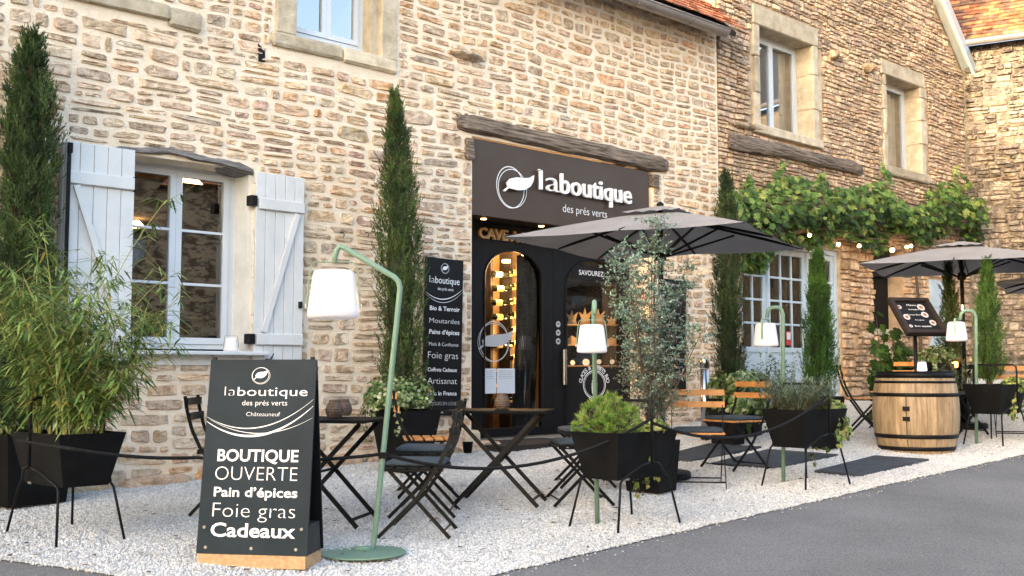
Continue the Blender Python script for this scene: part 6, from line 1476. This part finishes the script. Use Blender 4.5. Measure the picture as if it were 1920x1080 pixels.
euca(Vector((q.x,q.y,gz_+.38)), zt_-gz_-.30, 1.15, 7, 'feathery blue green eucalyptus shrub in front of the doorway under the near parasol')
# fig plant with big lobed leaves: each leaf a part
LOBE = [(0,-.05),(.18,-.12),(.42,.02),(.30,.16),(.55,.36),(.34,.42),(.36,.70),(.16,.62),(0,1.0),(-.16,.62),(-.36,.70),(-.34,.42),(-.55,.36),(-.30,.16),(-.42,.02),(-.18,-.12)]
def leafmesh(name, col, seed, size):
    r = random.Random(seed); m = MB(); m.add([Vector((0,.28*size,.035*size))]+[Vector((x*size*r.uniform(.9,1.1), y*size, -.10*size*abs(x)+r.uniform(-.03,.03)*size)) for x, y in LOBE], [(0,i+1,(i+1)%16+1) for i in range(16)], col)
    me = bpy.data.meshes.new(name); me.from_pydata(m.v, [], m.f); at = me.color_attributes.new('Col','FLOAT_COLOR','CORNER'); at.data.foreach_set('color', [col[0],col[1],col[2],1.0]*48); me.materials.append(mt['leaf']); return me
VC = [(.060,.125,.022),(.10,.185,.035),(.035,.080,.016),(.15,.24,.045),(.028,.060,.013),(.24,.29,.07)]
LM = [leafmesh('leaf', c, i*3+j, 1.0) for i, c in enumerate(VC) for j in range(2)]
def orient(n, r, droop=True):
    n = vnorm(n); up = Vector((r.gauss(0,.5), r.gauss(0,.3), -1 if droop else 1)); y = vnorm(up - n*up.dot(n)); x = y.cross(n); return Matrix((x, y, n)).transposed().to_euler()
def put_leaf(root, p, n, size, r, light):
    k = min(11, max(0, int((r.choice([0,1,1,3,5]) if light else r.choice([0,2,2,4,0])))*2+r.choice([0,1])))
    o = bpy.data.objects.new('leaf', LM[k]); COL.objects.link(o); o.parent = root; o.location = Vector(p)-root.location; o.rotation_euler = orient(n, r); o.scale = (size,)*3; return o
def merge_leaf(m, p, n, size, r, light):
    k = min(11, max(0, int((r.choice([0,1,1,3,5]) if light else r.choice([0,2,2,4,0])))*2+r.choice([0,1]))); me = LM[k]; E_ = orient(n, r).to_matrix()
    b = len(m.v); m.v += [tuple(p+E_@(v.co*size)) for v in me.vertices]; m.f += [tuple(b+i for i in q.vertices) for q in me.polygons]; m.c += [VC[k//2]]*16
rf = random.Random(77); fb = pix(1652, 800); Zf_ = (fb-CAMP).dot(FH)+.5; q = at_depth(1658, 720, Zf_); gz_ = G(q.x,q.y)
fig = empty('fig_bush', (q.x,q.y,gz_), 0, 'dark leafy fig bush against the stone wall behind the menu stand', 'bush'); st = MB(); H_ = at_depth(1690,582,Zf_).z-gz_
for k in range(18):
    a = rf.uniform(0,6.28); h = H_*rf.uniform(.35,1); d = Vector((math.cos(a)*.50*rf.random(), math.sin(a)*.2*rf.random(), 0))+ RT*(.16*(h/H_)); pts = [Vector((0,0,0))+d*t+Vector((0,0,h*t)) for t in (0,.3,.6,1)]; st.tube(pts, [.01,.008,.006,.003], 5, caps=False)
    for g in range(16):
        t = rf.uniform(.12,1); p = fig.location+d*t+Vector((0,0,h*t)) + rdir(rf)*.10; put_leaf(fig, p, Vector((-.3,-1,.5))+rdir(rf)*.5, rf.uniform(.12,.20), rf, False)
st.build('stems', mt['bark'], fig, local=True)
# the vine along house B
vine = empty('grape_vine', (on_y(1560,400).x, -.3, G(11,0)), 0, 'lush green grape vine trained along the darker stone house above the garage doors', 'vine')
rv2 = random.Random(101)
def vtop(px): return 352 - 16*math.sin((px-1380)/70.) - 8*math.sin(px/23.) - (44*math.exp(-((px-1655)/22.)**2)*.5) - 30*math.exp(-((px-1770)/36.)**2)*.6 + (55 if px > 1700 and px < 1735 else 0)*.3
def vbot(px): return 450 + 12*math.sin(px/17.) + 35*math.exp(-((px-1430)/28.)**2) + (15 if px < 1500 else 0) - (5 if px > 1650 else 0)
lv = []
while len(lv) < 2600:
    px = rv2.uniform(1372, 1852); a_, b_ = vtop(px), vbot(px)
    if px > 1800: a_ += 15
    t = rv2.random(); py = a_+(b_-a_)*t; fr2 = rv2.random(); y = -.08-.46*fr2*(.4+.6*math.sin(math.pi*min(1,t+.15)))
    lv.append((px, py, y, t))
for k in range(20):                                             # shoots reaching up and hanging down
    px = rv2.choice([rv2.uniform(1380,1840), 1400, 1655, 1665, 1540, 1810]); up_ = rv2.random() < .5; L_ = rv2.uniform(12, 34)
    for j in range(9): t = j/8; lv.append((px+6*math.sin(t*3+k)+rv2.gauss(0,3), (vtop(px)-L_*t if up_ else vbot(px)+L_*t), -.12-.1*rv2.random(), 0 if up_ else 1))
items = []
for (px, py, y, t) in lv: p = on_y(px, py, y); items.append((proj(p)[2] + rv2.random()*.2 + y, p, t))
items.sort(key=lambda q: q[1].y + q[1].x*.12); vs_ = MB()
for i, (dd, p, t) in enumerate(items):
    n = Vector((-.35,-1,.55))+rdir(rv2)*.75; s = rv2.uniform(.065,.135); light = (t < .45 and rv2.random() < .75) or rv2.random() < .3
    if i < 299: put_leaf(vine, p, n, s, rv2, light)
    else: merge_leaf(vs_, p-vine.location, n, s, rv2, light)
vs_.build('leaves', mt['leaf'], vine, local=True, kind='stuff')
st = MB(); 
for k in range(5): st.tube([on_y(px, 415+10*math.sin(px/40.+k)+k*6, -.12-.04*k)-vine.location for px in range(1385, 1840, 20)], .010-.001*k, 6, caps=False)
_vx = on_y(1722,600,-.08).x; st.tube([Vector((_vx,-.08,G(_vx,0)))-vine.location, on_y(1726,600,-.08)-vine.location, on_y(1716,500,-.10)-vine.location, on_y(1712,420,-.14)-vine.location], [.03,.026,.022,.018], 7); st.build('trunk', mt['bark'], vine, local=True)
